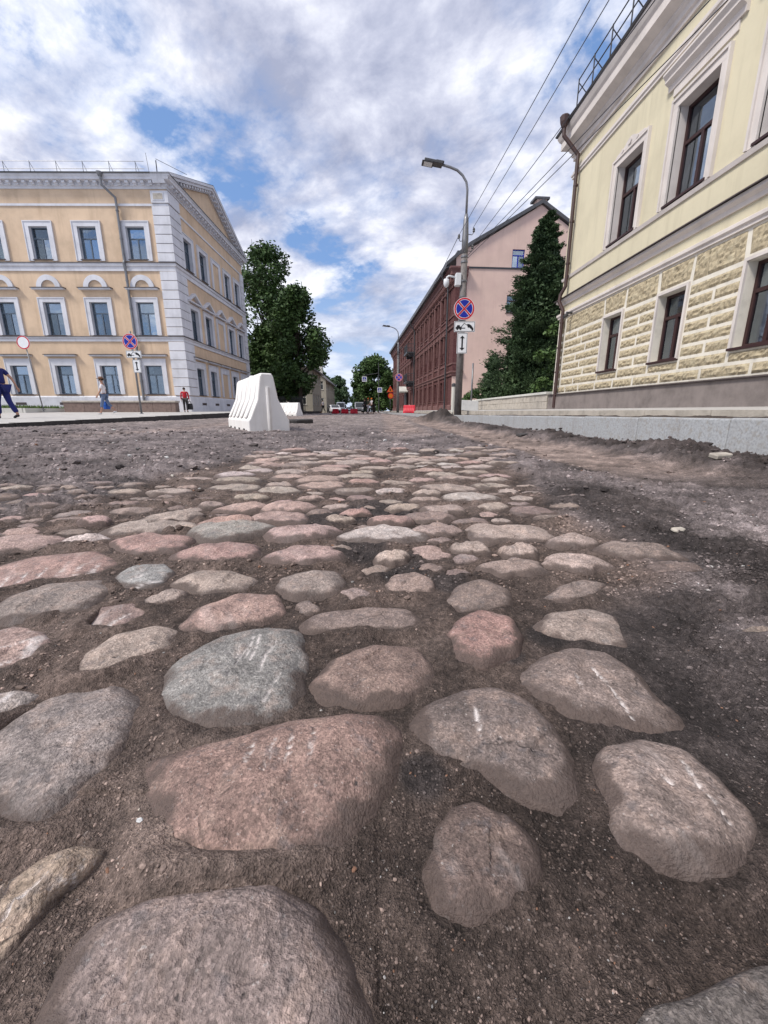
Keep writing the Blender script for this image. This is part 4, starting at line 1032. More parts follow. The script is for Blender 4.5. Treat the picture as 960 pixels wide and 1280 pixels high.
for i, (a, c) in enumerate(piers):
    a = max(a, .55 if i == 0 else a)
    if i == 0:
        for k, (z0, z1) in enumerate(rows_):
            blockq(.03, .50, z0, z1)
            m = a + (c - a) * ((.38, .62, .5)[k % 3]); blockq(a, m, z0, z1); blockq(m, c, z0, z1)
        blockq(.03, .50, 2.86, 3.40); blockq(.55, c, 2.86, 3.40, 0, -.03)
        continue
    for k, (z0, z1) in enumerate(rows_):
        if k == 0: blockq(a + .02, c - .02, z0, z1)
        elif k % 2 == 1: m = a + (c - a) * .52; blockq(a, m, z0, z1); blockq(m, c, z0, z1)
        else: blockq(a, c, z0, z1)
    blockq(a + .02, c - .02, 2.86, 3.40, -.0, -.03)
for gx in GX_:
    blockq(gx - .47, gx + .47, 2.92, 3.40, -.04, .04)
    q = MB(); q.box(gx - .485, gx - .427, -.045, .0, 1.40, 2.90); q.box(gx + .427, gx + .485, -.045, 0, 1.40, 2.90); q.box(gx - .427, gx + .427, -.045, 0, 2.845, 2.90); q.build('window_surround', 'cream_trim', CB)
for i, gx in enumerate(GX_): put_window(GW, CB, (gx, 0, 1.42), 0, ())
cs = MB(); hw = .55
for (o_, e_, pr) in ((.0, .14, .045), (.14, .19, .075)):
    cs.box(-hw - e_, -hw - o_, -pr, .02, -.06, 1.84 + o_); cs.box(hw + o_, hw + e_, -pr, .02, -.06, 1.84 + o_); cs.box(-hw - e_, hw + e_, -pr - .002, .02, 1.84 + o_, 1.84 + e_)
CSU = cs.mesh('casing', 'cream_trim')
hd_ = MB(); hd_.sweep([(0, .06), (.05, .06), (.07, .16), (.16, .22), (.16, .27), (.22, .34), (.22, .38), (0, .40)], [(-.95, 0), (.95, 0)]); hd_.sweep([(0, -.10), (.03, -.10), (.03, .055), (0, .055)], [(-.80, 0), (.80, 0)])
HDM = hd_.mesh('window_hood', 'cream_trim')
sc_ = MB()
sc_.prism([(-.62, 0), (.62, 0), (.55, .05), (.28, .08), (.12, .17), (0, .20), (-.12, .17), (-.28, .08), (-.55, .05)], -.07, 0)
sc_.disc(0, .09, .07, -.10, -.06, 10); sc_.disc(-.3, .035, .045, -.09, -.06, 8); sc_.disc(.3, .035, .045, -.09, -.06, 8)
SCM = sc_.mesh('scroll_ornament', 'cream_trim')
for i, ux in enumerate(UX_):
    put_window(UW, CB, (ux, 0, 4.76), 0, ('curtain',) if i != 2 else (), CSU)
    if i == 0: add('scroll_ornament', SCM, CB, (ux, 0, 4.76 + 1.84 + .20))
    else: add('window_hood', HDM, CB, (ux, 0, 7.0))

# ------------------------------------------------------------------ red brick building with a pink gable end
RB = thing('brick_building', 'three-storey dark red brick building with a pink rendered gable end', 'building', (7.03, 37, 0), -PI / 2 + .050)
BL = 52.0; BW = 13.6; NB = 17; SPB = 3.0
BX = [-(3.6 + SPB * i) for i in range(16)]
RW0 = make_window(1.05, 1.75, 'brown_frame', .22, .66, True, .07, 'brick_trim'); RW1 = make_window(1.05, 2.3, 'brown_frame', .22, .66, True, .07, 'brick_trim'); RW2 = make_window(1.0, 1.9, 'brown_frame', .22, .66, True, .07, 'brick_trim')
RFL = ((RW0, 1.25, 1.75, 1.05), (RW1, 4.75, 2.3, 1.05), (RW2, 8.55, 1.9, 1.0))
holes = [(x + dx - w_ / 2, x + dx + w_ / 2, z, z + h) for x in BX for (_, z, h, w_) in RFL for dx in (-.72, .72)]
b = MB(); b.panel(-BL, 0, -.1, 11.2, holes, .28); b.build('wall', 'red_brick', RB)
for x in BX:
    far_ = abs(x) > 30
    for (T, z, h, w_) in RFL:
        for dx in (-.72, .72):
            if far_:
                wo_ = add('window', T['frame'], RB, (x + dx, 0, z)); add('pane', T['panes'][0], wo_); add('pane', T['panes'][1], wo_); add('pane', T['panes'][2], wo_)
            else: put_window(T, RB, (x + dx, 0, z))
pil = MB(); pil.box(-.2, .2, -.14, 0, 0, 10.4); pil.box(-.27, .27, -.19, 0, -.02, .9); pil.box(-.26, .26, -.18, 0, 3.62, 4.2); pil.box(-.26, .26, -.18, 0, 7.5, 8.0); PIL = pil.mesh('pilaster', 'brick_trim')
for i in range(17): add('pilaster', PIL, RB, (-(2.1 + SPB * i), 0, .1))
hood = MB(); hood.box(-.68, .68, -.16, 0, 0, .13); hood.box(-.60, .60, -.10, 0, .13, .26); hood.box(-.16, .16, -.2, 0, -.12, .32); hood.box(-.62, -.53, -.08, 0, -1.5, 0); hood.box(.53, .62, -.08, 0, -1.5, 0); HOOD = hood.mesh('window_hood', 'brick_trim')
for x in BX:
    for (T, z, h, w_) in RFL[1:]:
        for dx in (-.72, .72): add('window_hood', HOOD, RB, (x + dx, 0, z + h + .06))
def rcourse(name, prof, m='brick_trim', path=((-BL, 0), (0, 0), (0, .95))): b = MB(); b.sweep(prof, list(path)); return b.build(name, m, RB)
rcourse('plinth', [(0, -.2), (.09, -.2), (.09, .8), (0, .86)])
rcourse('string_course', [(0, 3.35), (.10, 3.35), (.12, 3.55), (.22, 3.62), (.22, 3.72), (0, 3.76)])
rcourse('string_course', [(0, 4.30), (.07, 4.30), (.07, 4.44), (0, 4.46)])
rcourse('string_course', [(0, 7.28), (.10, 7.28), (.12, 7.50), (.22, 7.58), (.22, 7.66), (0, 7.70)])
rcourse('string_course', [(0, 8.2), (.07, 8.2), (.07, 8.32), (0, 8.34)])
rcourse('cornice', [(0, 10.55), (.10, 10.55), (.10, 10.75), (.22, 10.85), (.22, 11.1), (.45, 11.25), (.45, 11.5), (.6, 11.7), (.6, 11.82), (0, 11.9)])
rcourse('eave', [(0, 12.05), (0, 11.903), (.85, 11.84), (.85, 11.93)], 'roof_metal', ((-BL, 0), (0, 0)))
dn = MB(); dn.box(-.12, .12, -.40, -.221, 10.86, 11.24); DN = dn.mesh('bracket', 'brick_trim')
for i in range(100): add('bracket', DN, RB, (-.3 - i * .5, 0, 0))
# pink gable end (faces the camera): local x = 0 plane, y from 0 to BW
AY, AZ = 6.9, 16.6
gw_ = [(4.72, 5.78, 11.55, 12.75), (4.5, 5.5, 8.5, 9.9)]
b = MB()
b.panel(0, BW, -.1, 11.9, [(4.5, 5.5, 8.5, 9.9)], .25)
b.panel(1.5, BW - 1.5, 11.9, 13.5, [(4.72, 5.78, 11.97, 13.35)], .25)
b.face([(0, 0, 11.9), (1.5, 0, 11.9), (1.5, 0, 13.5), (1.0, 0, 13.42), (0, 0, 12.6)]); b.face([(BW - 1.5, 0, 11.9), (BW, 0, 11.9), (BW, 0, 12.6), (BW - 1.0, 0, 13.42), (BW - 1.5, 0, 13.5)])
b.face([(1.5, 0, 13.5), (BW - 1.5, 0, 13.5), (AY, 0, AZ)])
b.build('gable_wall', 'pink_render', RB, (0, 0, 0), PI / 2)
q = MB(); q.box(0.0, .95, -.05, .0, 3.3, 11.2); q.build('brick_return', 'red_brick', RB, (0, 0, 0), PI / 2)
q = MB(); q.box(.9, BW, -.06, -.002, 11.84, 11.93); q.box(.9, BW, -.09, -.002, 11.932, 11.955); q.build('gable_ledge', 'roof_metal', RB, (0, 0, 0), PI / 2)
GT = make_window(1.06, 1.38, 'sign_blue', .12, .68, True, .07); put_window(GT, RB, (0, 5.25, 11.97), PI / 2)
GT2 = make_window(1.0, 1.4, 'brown_frame', .15, .68, True, .07); put_window(GT2, RB, (0, 5.0, 8.5), PI / 2)
b = MB()
for (p0, p1, p2) in (((-.85, 11.95), (1.0, 13.42), (AY, AZ + .06)), ((BW + .85, 11.95), (BW - 1.0, 13.42), (AY, AZ + .06))):
    for (s0, s1) in ((p0, p1), (p1, p2)):
        b.prism([s0, s1, (s1[0], s1[1] + .28), (s0[0], s0[1] + .28)] if s0[0] < s1[0] else [s1, s0, (s0[0], s0[1] + .28), (s1[0], s1[1] + .28)], -BL, .22, 'x')
b.build('roof', 'roof_metal', RB)
b = MB(); b.box(-.8, -.05, AY - .4, AY + .4, AZ - .3, AZ + .42, 0); b.box(-.95, .05, AY - .62, AY + .62, AZ + .42, AZ + .58, 1); b.build('chimney', ['pink_render', 'roof_metal'], RB)
for (x, y) in ((-6, 1.9), (-16, 1.9), (-26, 1.9), (-39, 1.9)):
    b = MB(); b.box(x - .45, x + .45, y - .4, y + .4, 13.0, 14.9, 0); b.box(x - .55, x + .55, y - .5, y + .5, 14.9, 15.05, 1); b.build('chimney', ['far_white', 'roof_metal'], RB)
for x in (-1.4, -20.6, -38.6):
    dp = MB(); dp.tube([(x, -.85, 11.8), (x, -.8, 11.4), (x, -.30, 10.6), (x, -.28, .3)], .075, 8); dp.lathe([(.1, 11.5), (.17, 11.75), (.17, 11.85)], 8, (x, -.85)); dp.build('drainpipe', 'dark_steel', RB)
for z in (4.35, 8.15):
    b = MB(); b.box(-24.4, -20.9, -1.25, -.02, z - .22, z, 0); b.box(-24.2, -23.9, -.9, -.02, z - .6, z - .222, 0); b.box(-21.4, -21.1, -.9, -.02, z - .6, z - .222, 0)
    for xx in np.arange(-24.3, -20.9, .16): b.tube([(xx, -1.2, z), (xx, -1.2, z + 1.0)], .014, 4)
    for yy in np.arange(-1.2, -.05, .16): b.tube([(-24.35, yy, z), (-24.35, yy, z + 1.0)], .014, 4); b.tube([(-20.95, yy, z), (-20.95, yy, z + 1.0)], .014, 4)
    b.tube([(-24.35, -.02, z + 1.0), (-24.35, -1.2, z + 1.0), (-20.95, -1.2, z + 1.0), (-20.95, -.02, z + 1.0)], .03, 5)
    b.build('balcony', 'dark_steel', RB)
b = MB(); b.box(-30.5, -28.5, -.35, -.195, 0, 3.1); b.build('gateway', 'dark_steel', RB)
b = MB(); b.box(-31.0, -28.2, -1.4, -.02, 3.2, 3.35, 0); b.prism([(-31.0, 3.352), (-28.2, 3.352), (-29.6, 4.1)], -1.35, -.05, 'y', 0); b.build('porch_roof', 'far_white', RB)
# ------------------------------------------------------------------ pavements, kerbs, low walls
def kz(Y): return max(.165, .252 - .0072 * (Y - 2.7))
def kx(Y): return 2.50 - .020 * max(0, Y - 15)
def grid_sheet(name, xs, ys, fz, m, parent=None, smooth=True, fx=None):
    Xg, Yg = np.meshgrid(xs, ys)
    if fx is not None: Xg = Xg + fx(Yg)
    Zg = fz(Xg, Yg); n, k = Xg.shape; i_ = np.arange(n * k).reshape(n, k)
    Qd = np.stack([i_[:-1, :-1], i_[:-1, 1:], i_[1:, 1:], i_[1:, :-1]], -1).reshape(-1, 4)
    return add(name, mk_mesh(name, np.stack([Xg, Yg, Zg], -1).reshape(-1, 3), Qd, [m], smooth), parent)
kxv = np.vectorize(kx); kzv = np.vectorize(kz)
rp = structure(grid_sheet('pavement', np.linspace(.98, 9, 14), np.concatenate([np.linspace(-6, 15, 30), np.linspace(16, 90, 40)]),
     lambda X, Y: np.clip(.30 + (X - kxv(Y) - 1.0) / 3.0 * .075, .28, .38), 'pavement_stone', None, True, lambda Y: kxv(Y)))
b = MB(); yy = -6.0
while yy < 80:
    b.box(kx(yy) + .86, kx(yy) + .979, yy + .003, yy + .997, 0, .312); yy += 1.0
b.build('inner_kerb', 'limestone', rp)
def soil_mesh(name, xs, ys, fz, fx, parent, c):
    o = grid_sheet(name, xs, ys, fz, 'soil', parent, True, fx)
    nv = len(o.data.vertices); vcol(o.data, 'Col', np.array(c)[None] * rng.uniform(.8, 1.2, (nv, 1))); return o
soil_mesh('soil_strip', np.linspace(.13, .875, 22), np.concatenate([np.linspace(-3, 6, 260), np.linspace(6.06, 22, 180), np.linspace(22.4, 80, 60)]),
          lambda X, Y: kzv(Y) - .012 + .035 * np.clip(fbm(X * 7, Y * 5, 4, 41), -.2, 1) * (X - kxv(Y) > .17) + .012 * (X - kxv(Y)), lambda Y: kxv(Y), rp, (.075, .058, .05))
yy = -6.2; i = 0
while yy < 70:
    z0, z1 = kz(yy + .5), kz(yy + .5)
    q = MB(); x0, x1 = kx(yy + .5), kx(yy + .5) + .15
    q.box(0, .15, .0015, .9985, -.3, z0)
    me = bevel(q.mesh('kerb_stone', 'pale_granite'), .012, 2)
    add('kerb_stone', me, rp, (x0 + rb.uniform(-.002, .002), yy, 0), rb.uniform(-.0015, .0015) + (.028 if yy > 15 else 0)); yy += 1.0
# left pavement
LKX = -7.65
def lz(Y): return np.clip(.075 + .0118 * (Y - 12), .03, .29)
lp = structure(grid_sheet('pavement', np.concatenate([np.linspace(-60, -20, 12), np.linspace(-19, LKX - .16, 20)]), np.linspace(4, 70, 60), lambda X, Y: lz(Y) + 0 * X, 'pavement_stone'))
yy = 4.0
while yy < 60:
    zt = float(lz(yy + .5)) + .015; q = MB(); q.box(-.16, 0, .003, .997, -.4, zt, 0)
    q.face([(-.16, .003, zt + .002), (0, .003, zt + .002), (0, .997, zt + .002), (-.16, .997, zt + .002)], 1)
    add('kerb_stone', q.mesh('kerb_stone', ['asphalt', 'pavement_stone']), lp, (LKX + rb.uniform(-.015, .015), yy, 0)); yy += 1.0
# grass bed with a white kerb, granite wall
GB = thing('grass_bed', 'raised grass bed with a white kerb in front of the peach building', 'grass bed', (-23.0, 23.6, 0))
q = MB(); q.box(-7, 3.45, .2, 3.9, 0, .42); q.build('soil_bed', 'bark', GB)
q = MB()
for i in range(10): q.box(-6.9 + i * 1.04, -6.9 + i * 1.04 + 1.03, 0, .18, .05, .47)
q.box(3.46, 3.62, 0, 3.9, .05, .47); q.build('white_kerb', 'far_white', GB)
n_ = 5200; gx = rng.uniform(-7, 3.4, n_); gy = rng.uniform(.2, 3.9, n_); gh = rng.uniform(.10, .30, n_); ga = rng.uniform(0, PI, n_); gt = rng.uniform(-.10, .10, (n_, 2))
V = np.stack([np.stack([gx - .03 * np.cos(ga), gy - .03 * np.sin(ga), 0 * gx + .41], -1), np.stack([gx + .03 * np.cos(ga), gy + .03 * np.sin(ga), 0 * gx + .41], -1), np.stack([gx + gt[:, 0], gy + gt[:, 1], .41 + gh], -1)], 1).reshape(-1, 3)
o = add('grass', mk_mesh('grass', V, np.arange(n_ * 3).reshape(-1, 3), ['grass_blade']), GB); o['kind'] = 'stuff'
GWL = thing('granite_wall', 'low dark red granite wall with pale coping before the peach building', 'wall', (-19.0, 26.0, 0))
x = 0.0
while x < 6.7:
    l = rb.uniform(.9, 1.3); l = min(l, 6.8 - x); q = MB(); q.box(x + .004, x + l - .004, 0, .5, 0, .82); add('granite_block', bevel(q.mesh('granite_block', 'granite_wall'), .01, 1), GWL, (0, rb.uniform(-.008, .008), 0)); x += l
q = MB(); q.box(-.04, 6.84, -.05, .55, .822, .93); add('coping', bevel(q.mesh('coping', 'limestone'), .012, 1), GWL)
# right: low limestone wall beyond the cream building
SW = thing('stone_wall', 'low pale limestone block wall running on from the cream building', 'wall', (6.48, 15.3, 0))
for r in range(3):
    y = 0.0 if r != 1 else -.02; first = True
    while y < 12.6:
        l = rb.uniform(.8, 1.15) * (.55 if (r == 1 and first) else 1); l = min(l, 12.8 - y); first = False
        q = MB(); q.box(0, .35, y + .006, y + l - .006, .12 + r * .262 + .004, .12 + (r + 1) * .262)
        add('stone_block', bevel(q.mesh('stone_block', 'limestone'), .012, 1), SW, (rb.uniform(-.014, .014), 0, 0)); y += l
q = MB()
for i in range(8): q.box(-.05, .40, i * 1.6 + .004, i * 1.6 + 1.594, .91, 1.0)
add('coping', bevel(q.mesh('coping', 'far_white'), .012, 1), SW)

# ------------------------------------------------------------------ street lamps
def street_lamp(x, y, label, full=True):
    t = thing('street_lamp', label, 'street lamp', (x, y, .12), 0, 'street lamps along the right kerb')
    q = MB(); q.tube([(0, 0, -.1), (0, 0, 5.5)], [.125, .092], 12); q.build('pole', 'concrete_pole', t, smooth=True)
    q = MB(); q.tube([(0, 0, 5.0), (0, 0, 5.4), (0, 0, 5.95), (0, 0, 6.1)], [.10, .105, .08, .05], 10)
    q.tube([(0, 0, 6.05), (0, 0, 6.75), (-.04, 0, 6.95), (-.16, 0, 7.12), (-.33, 0, 7.25), (-.56, 0, 7.33), (-.86, 0, 7.40)], .036, 8); q.build('arm', 'steel', t, smooth=True)
    q = MB(); q.box(-.30, .26, -.13, .13, -.035, .045); q.box(-.36, -.02, -.15, .15, -.055, -.036, 0); q.box(.05, .3, -.08, .08, .045, .085, 0)
    h = add('lamp_head', bevel(q.mesh('lamp_head', 'dark_steel'), .015, 1), t, (-1.05, 0, 7.42), 0, (0, .16, 0))
    q = MB(); q.box(-.30, -.05, -.11, .11, -.062, -.0565); q.build('lamp_lens', 'white_plastic_box', h)
    q = MB()
    for z in (4.75, 4.9): q.lathe([(.112, z), (.112, z + .05)], 12)
    if full:
        for z in (3.05, 3.75, 4.2): q.lathe([(.118, z), (.118, z + .04)], 12)
    q.build('clamp', 'steel', t)
    for (dx, z) in ((-.20, 5.48), (.26, 5.66), (.24, 5.20)):
        q = MB(); q.tube([(0, 0, z - .10), (dx * .8, 0, z - .12), (dx, 0, z - .05)], .012, 5); q.lathe([(.02, z - .05), (.042, z - .03), (.03, z), (.042, z + .02), (.03, z + .06), (.012, z + .08)], 8, (dx, 0)); q.build('insulator', 'dark_steel', t)
    return t
L1 = street_lamp(2.95, 14.2, 'nearer concrete street lamp at the kerb carrying the parking signs')
L2 = street_lamp(2.33, 38.0, 'farther street lamp standing before the red brick building', False)
def nostop(x, y, z, r, label, ry=0.0, grp='round no-stopping signs'):
    t = thing('road_sign', label, 'road sign', (x, y, z), ry, grp)
    q = MB(); q.disc(0, 0, r, -.012, .012, 36); q.build('sign_plate', 'sign_white', t)
    q = MB(); q.disc(0, 0, r * .965, -.016, -.0125, 36, 0, 0, 2 * PI, r * .83)
    c = .7071
    for a in (1, -1):
        u_ = np.array((c, a * c)); n__ = np.array((-a * c, c)); L_ = r * .83
        for (hw, y0, m_) in ((.065 * r * 1.0, -.0195, 0),):
            q.prism([tuple(-u_ * L_ - n__ * hw), tuple(u_ * L_ - n__ * hw), tuple(u_ * L_ + n__ * hw), tuple(-u_ * L_ + n__ * hw)], y0 - .0004 * a, -.0185, 'y')
    q.build('red_ring_and_cross', 'sign_red', t)
    q = MB()
    for k in range(4):
        a0 = k * PI / 2 - PI / 4 + PI / 2 * 0; mid = k * PI / 2
        d = r * .155; pts = [(d * math.cos(mid) * 1.0, d * math.sin(mid) * 1.0)]
        for j in range(9):
            aa = mid - PI / 4 + .155 + (PI / 2 - .31) * j / 8; pts.append((r * .775 * math.cos(aa), r * .775 * math.sin(aa)))
        q.prism(pts, -.0172, -.0125, 'y')
    q.build('blue_field', 'sign_blue', t)
    q = MB(); q.box(-.04, .04, .013, .05, -.04, .04); q.build('bracket', 'steel', t)
    return t
def tow_plate(x, y, z, w_, h, label, grp):
    t = thing('plate_sign', label, 'plate sign', (x, y, z), 0, grp)
    q = MB(); q.prism([(-w_ / 2, -h / 2), (w_ / 2, -h / 2), (w_ / 2, h / 2), (-w_ / 2, h / 2)], -.01, .01); add('sign_plate', q.mesh('sign_plate', 'sign_white'), t)
    s = w_ / .7; q = MB()
    P = lambda pts: q.prism([(a * s, c * s) for a, c in pts], -.0135, -.0105)
    P([(-.30, -.07), (-.10, -.07), (-.10, -.01), (-.16, .0), (-.17, .045), (-.25, .045), (-.27, -.005), (-.30, -.01)])
    P([(-.10, -.06), (.02, -.06), (.02, -.035), (-.10, -.035)])
    P([(-.12, .0), (-.02, .115), (-.005, .105), (-.10, -.005)]); P([(-.02, .115), (.13, .02), (.125, .005), (-.02, .095)])
    P([(.06, .055), (.10, .085), (.16, .075), (.22, .04), (.30, -.06), (.29, -.10), (.25, -.10), (.12, .0)])
    q.disc(-.245 * s, -.075 * s, .032 * s, -.0142, -.0105, 12); q.disc(-.14 * s, -.075 * s, .032 * s, -.0142, -.0105, 12); q.disc(.125 * s, .0, .032 * s, -.0142, -.0105, 12); q.disc(.265 * s, -.095 * s, .032 * s, -.0142, -.0105, 12)
    e = .012
    for (a, c, d, f_) in ((-w_ / 2 + e, w_ / 2 - e, h / 2 - 2 * e, h / 2 - e), (-w_ / 2 + e, w_ / 2 - e, -h / 2 + e, -h / 2 + 2 * e), (-w_ / 2 + e, -w_ / 2 + 2 * e, -h / 2 + 2 * e, h / 2 - 2 * e), (w_ / 2 - 2 * e, w_ / 2 - e, -h / 2 + 2 * e, h / 2 - 2 * e)):
        q.box(a, c, -.0130, -.0105, d, f_)
    q.build('tow_truck_pictogram', 'sign_black', t); return t
def arrow_plate(x, y, z, w_, h, label, grp):
    t = thing('plate_sign', label, 'plate sign', (x, y, z), 0, grp)
    q = MB(); q.box(-w_ / 2, w_ / 2, -.01, .01, -h / 2, h / 2); add('sign_plate', q.mesh('sign_plate', 'sign_white'), t)
    q = MB(); a = w_ * .24; L_ = h * .36
    q.box(-w_ * .075, w_ * .075, -.0135, -.0105, -L_ + h * .13, L_ - h * .13)
    q.prism([(-a, L_ - h * .131), (a, L_ - h * .131), (0, L_)], -.0137, -.0105); q.prism([(a, -L_ + h * .131), (-a, -L_ + h * .131), (0, -L_)], -.0137, -.0105)
    e = .012
    for (x0, x1, z0, z1) in ((-w_ / 2 + e, w_ / 2 - e, h / 2 - 2 * e, h / 2 - e), (-w_ / 2 + e, w_ / 2 - e, -h / 2 + e, -h / 2 + 2 * e), (-w_ / 2 + e, -w_ / 2 + 2 * e, -h / 2 + 2 * e, h / 2 - 2 * e), (w_ / 2 - 2 * e, w_ / 2 - e, -h / 2 + 2 * e, h / 2 - 2 * e)): q.box(x0, x1, -.0130, -.0105, z0, z1)
    q.build('double_arrow', 'sign_black', t); return t
nostop(2.98, 14.02, 3.50, .335, 'round blue no-stopping sign on the near street lamp', 0, 'round no-stopping signs')
tow_plate(3.02, 14.03, 2.97, .68, .32, 'white tow-truck plate below the round sign on the street lamp', 'tow-truck plates')
arrow_plate(2.96, 14.03, 2.47, .34, .64, 'white plate with a vertical double arrow on the street lamp', 'double arrow plates')
nostop(2.40, 37.8, 3.25, .34, 'small distant no-stopping sign on the farther street lamp', 0, 'round no-stopping signs')
sc1 = thing('surveillance_camera', 'white surveillance camera and box clamped to the street lamp', 'camera', (2.80, 14.2, 4.40))
q = MB(); q.box(-.12, .06, -.12, .08, -.2, .16); add('control_box', bevel(q.mesh('control_box', 'white_plastic_box'), .015, 1), sc1)
q = MB(); q.tube([(-.12, 0, .06), (-.32, 0, .10), (-.38, 0, .06), (-.40, 0, 0)], .03, 8); q.build('bracket_arm', 'white_plastic_box', sc1, smooth=True)
q = MB(); q.lathe([(.03, .02), (.085, 0), (.09, -.12), (.07, -.20), (.02, -.24)], 12, (-.40, 0)); q.build('dome_camera', 'white_plastic_box', sc1, smooth=True)
# left sign posts
def post(x, y, z0, h, label, r=.035, m='steel', lean=0.0):
    t = thing('sign_post', label, 'sign post', (x, y, z0)); q = MB(); q.tube([(0, 0, -.1), (lean, 0, h)], r, 9); q.build('pole', m, t, smooth=True); q = MB(); q.lathe([(.09, -.02), (.09, .02), (r, .05)], 10); q.build('base', m, t); return t
post(-11.3, 20.5, .17, 3.75, 'grey post of the no-stopping sign by the granite wall', .045)
nostop(-11.3, 20.40, 3.46, .35, 'round no-stopping sign on the post before the peach building')
tow_plate(-11.22, 20.41, 2.90, .70, .32, 'white tow-truck plate on the post before the peach building', 'tow-truck plates')
arrow_plate(-11.15, 20.41, 2.37, .36, .58, 'white double arrow plate on the post before the peach building', 'double arrow plates')
post(-19.15, 24.6, .38, 3.9, 'thin leaning post in the grass bed at the far left', .03, 'steel', -.32)
t = thing('road_sign', 'round white sign with a red rim on the post at far left', 'road sign', (-19.47, 24.53, 4.02))
q = MB(); q.disc(0, 0, .36, -.01, .01, 32); q.build('sign_plate', 'sign_white', t); q = MB(); q.disc(0, 0, .352, -.014, -.0105, 36, 0, 0, 2 * PI, .295); q.build('red_rim', 'sign_red', t)
post(5.75, 24.0, .2, 2.75, 'thin grey metal post before the pink gable wall', .05)
t = thing('bollard', 'white banded post with a dark cap just left of the street lamp', 'bollard', (3.32, 17.0, .25)); q = MB(); q.tube([(0, 0, 0), (0, 0, 1.02)], .075, 10); q.build('post', 'far_white', t); q = MB(); q.tube([(0, 0, 1.022), (0, 0, 1.12), (0, 0, 1.16)], [.085, .085, .04], 10); q.build('cap', 'dark_steel', t)
q = MB(); q.box(-.34, .34, -.05, .05, 0, .40); o = add('slab', bevel(q.mesh('slab', 'slab'), .02, 2), None, (3.72, 15.7, .30), .12, (-.25, .07, .15)); tag(o, 'pale grey slab leaning beside the street lamp on the pavement', 'slab')

# ------------------------------------------------------------------ overhead wires
def wire(p0, p1, sag, label, r=.010):
    q = MB(); pts = []
    for i in range(25):
        t_ = i / 24; p = Vector(p0).lerp(Vector(p1), t_); p.z -= sag * 4 * t_ * (1 - t_); pts.append(p)
    q.tube(pts, r, 5); o = q.build('overhead_wire', 'wire', None); tag(o, label, 'wire', 'overhead wires above the right kerb'); return o
for (x0, z0, x1, lab) in ((2.75, 5.65, 2.95, 'overhead wire on the inner left insulator running toward the viewer'), (3.18, 5.85, 3.28, 'overhead wire on the top right insulator running toward the viewer'),
                     (3.20, 5.38, 3.75, 'overhead wire on the lower right insulator running toward the viewer'), (3.06, 5.10, 4.55, 'lowest overhead wire, rightmost where it leaves the picture'), (3.06, 5.02, 4.75, 'thick lower cable beside the lowest overhead wire')):
    wire((x0, 14.2, z0), (x1 + (x1 - x0) * 1.0, -14, z0 + .1), .25, lab, .007)
wire((2.75, 14.2, 5.65), (2.12, 38, 5.62), .35, 'single wire running on to the farther street lamp')

# ------------------------------------------------------------------ plastic barriers
def barrier(label, loc, rz, mats=('plastic_white', None), L_=2.0, H_=.84, grp='plastic road barriers', w0=.31, sc_=1.0, cat='barrier'):
    t = thing('plastic_barrier', label, cat, loc, rz, grp)
    prof = [(-w0, 0), (w0, 0), (w0, .17), (w0 - .03, .21), (.155, .48), (.10, H_ - .04), (.075, H_), (-.075, H_), (-.10, H_ - .04), (-.155, .48), (-w0 + .03, .21), (-w0, .17)]
    # loft along y with end walls and rounded top at each end
    ys = [0, .03, .10, L_ / 2, L_ - .10, L_ - .03, L_]; b = MB(); n = len(prof)
    for y_ in ys:
        e = 1 if .03 < y_ < L_ - .03 else (.985 if y_ in (.03, L_ - .03) else .95)
        for (x, z) in prof: b.v.append((x * e, y_, z * (1 - (1 - e) * .3) if z > 0 else 0))
    for i in range(len(ys) - 1):
        for k in range(n):
            k2 = (k + 1) % n; b.f.append((i * n + k, i * n + k2, (i + 1) * n + k2, (i + 1) * n + k)); b.m.append(0)
    b.f.append(tuple(range(n))); b.f.append(tuple((len(ys) - 1) * n + k for k in range(n - 1, -1, -1))); b.m += [0, 0]
    me = b.mesh('shell', mats[0], False); bm = bmesh.new(); bm.from_mesh(me); bmesh.ops.recalc_face_normals(bm, faces=bm.faces); bm.to_mesh(me); bm.free()
    add('shell', bevel(me, .014, 2, .25), t)
    for sx in (-1, 1):
        for i in range(5):
            y_ = .24 + i * (L_ - .48) / 4
            q = MB()
            pr = [(w0 - .02, .205), (w0 + .003, .215), (.174, .50), (.116, H_ - .10), (.09, H_ - .09), (.14, .48)]
            wd_ = .075
            for (x, z) in pr: pass
            q.prism([(sx * x, z) for x, z in pr] if sx > 0 else [(sx * x, z) for x, z in reversed(pr)], y_ - wd_, y_ + wd_, 'y')
            me = q.mesh('rib', mats[0]); add('rib', bevel(me, .02, 2, .3), t)
        for i in range(4):
            q = MB(); y_ = .35 + i * (L_ - .7) / 3
            q.box(sx * (w0 - .12) if sx > 0 else -w0 - .003, w0 + .003 if sx > 0 else -(w0 - .12), y_ - .07, y_ + .07, -.01, .05); q.build('foot_slot', 'rubber', t)
    q = MB(); q.tube([(0, .012, .02), (0, .0, .2), (0, .006, H_ - .2)], .028, 8); q.build('coupling', mats[0], t)
    q = MB(); q.lathe([(.05, H_ - .01), (.05, H_ + .02), (.03, H_ + .03)], 12, (0, L_ / 2)); q.build('filler_cap', mats[1] or mats[0], t)
    t.scale = (sc_, sc_, sc_); return t
barrier('large white plastic barrier in the foreground with ribbed sides', (-1.52, 6.10, -.005), .47)
barrier('white plastic barrier mostly hidden behind the large one', (-4.50, 14.4, .0), .31)
barrier('white plastic barrier farther off, right of the large one', (-4.75, 27.0, 0), .95)
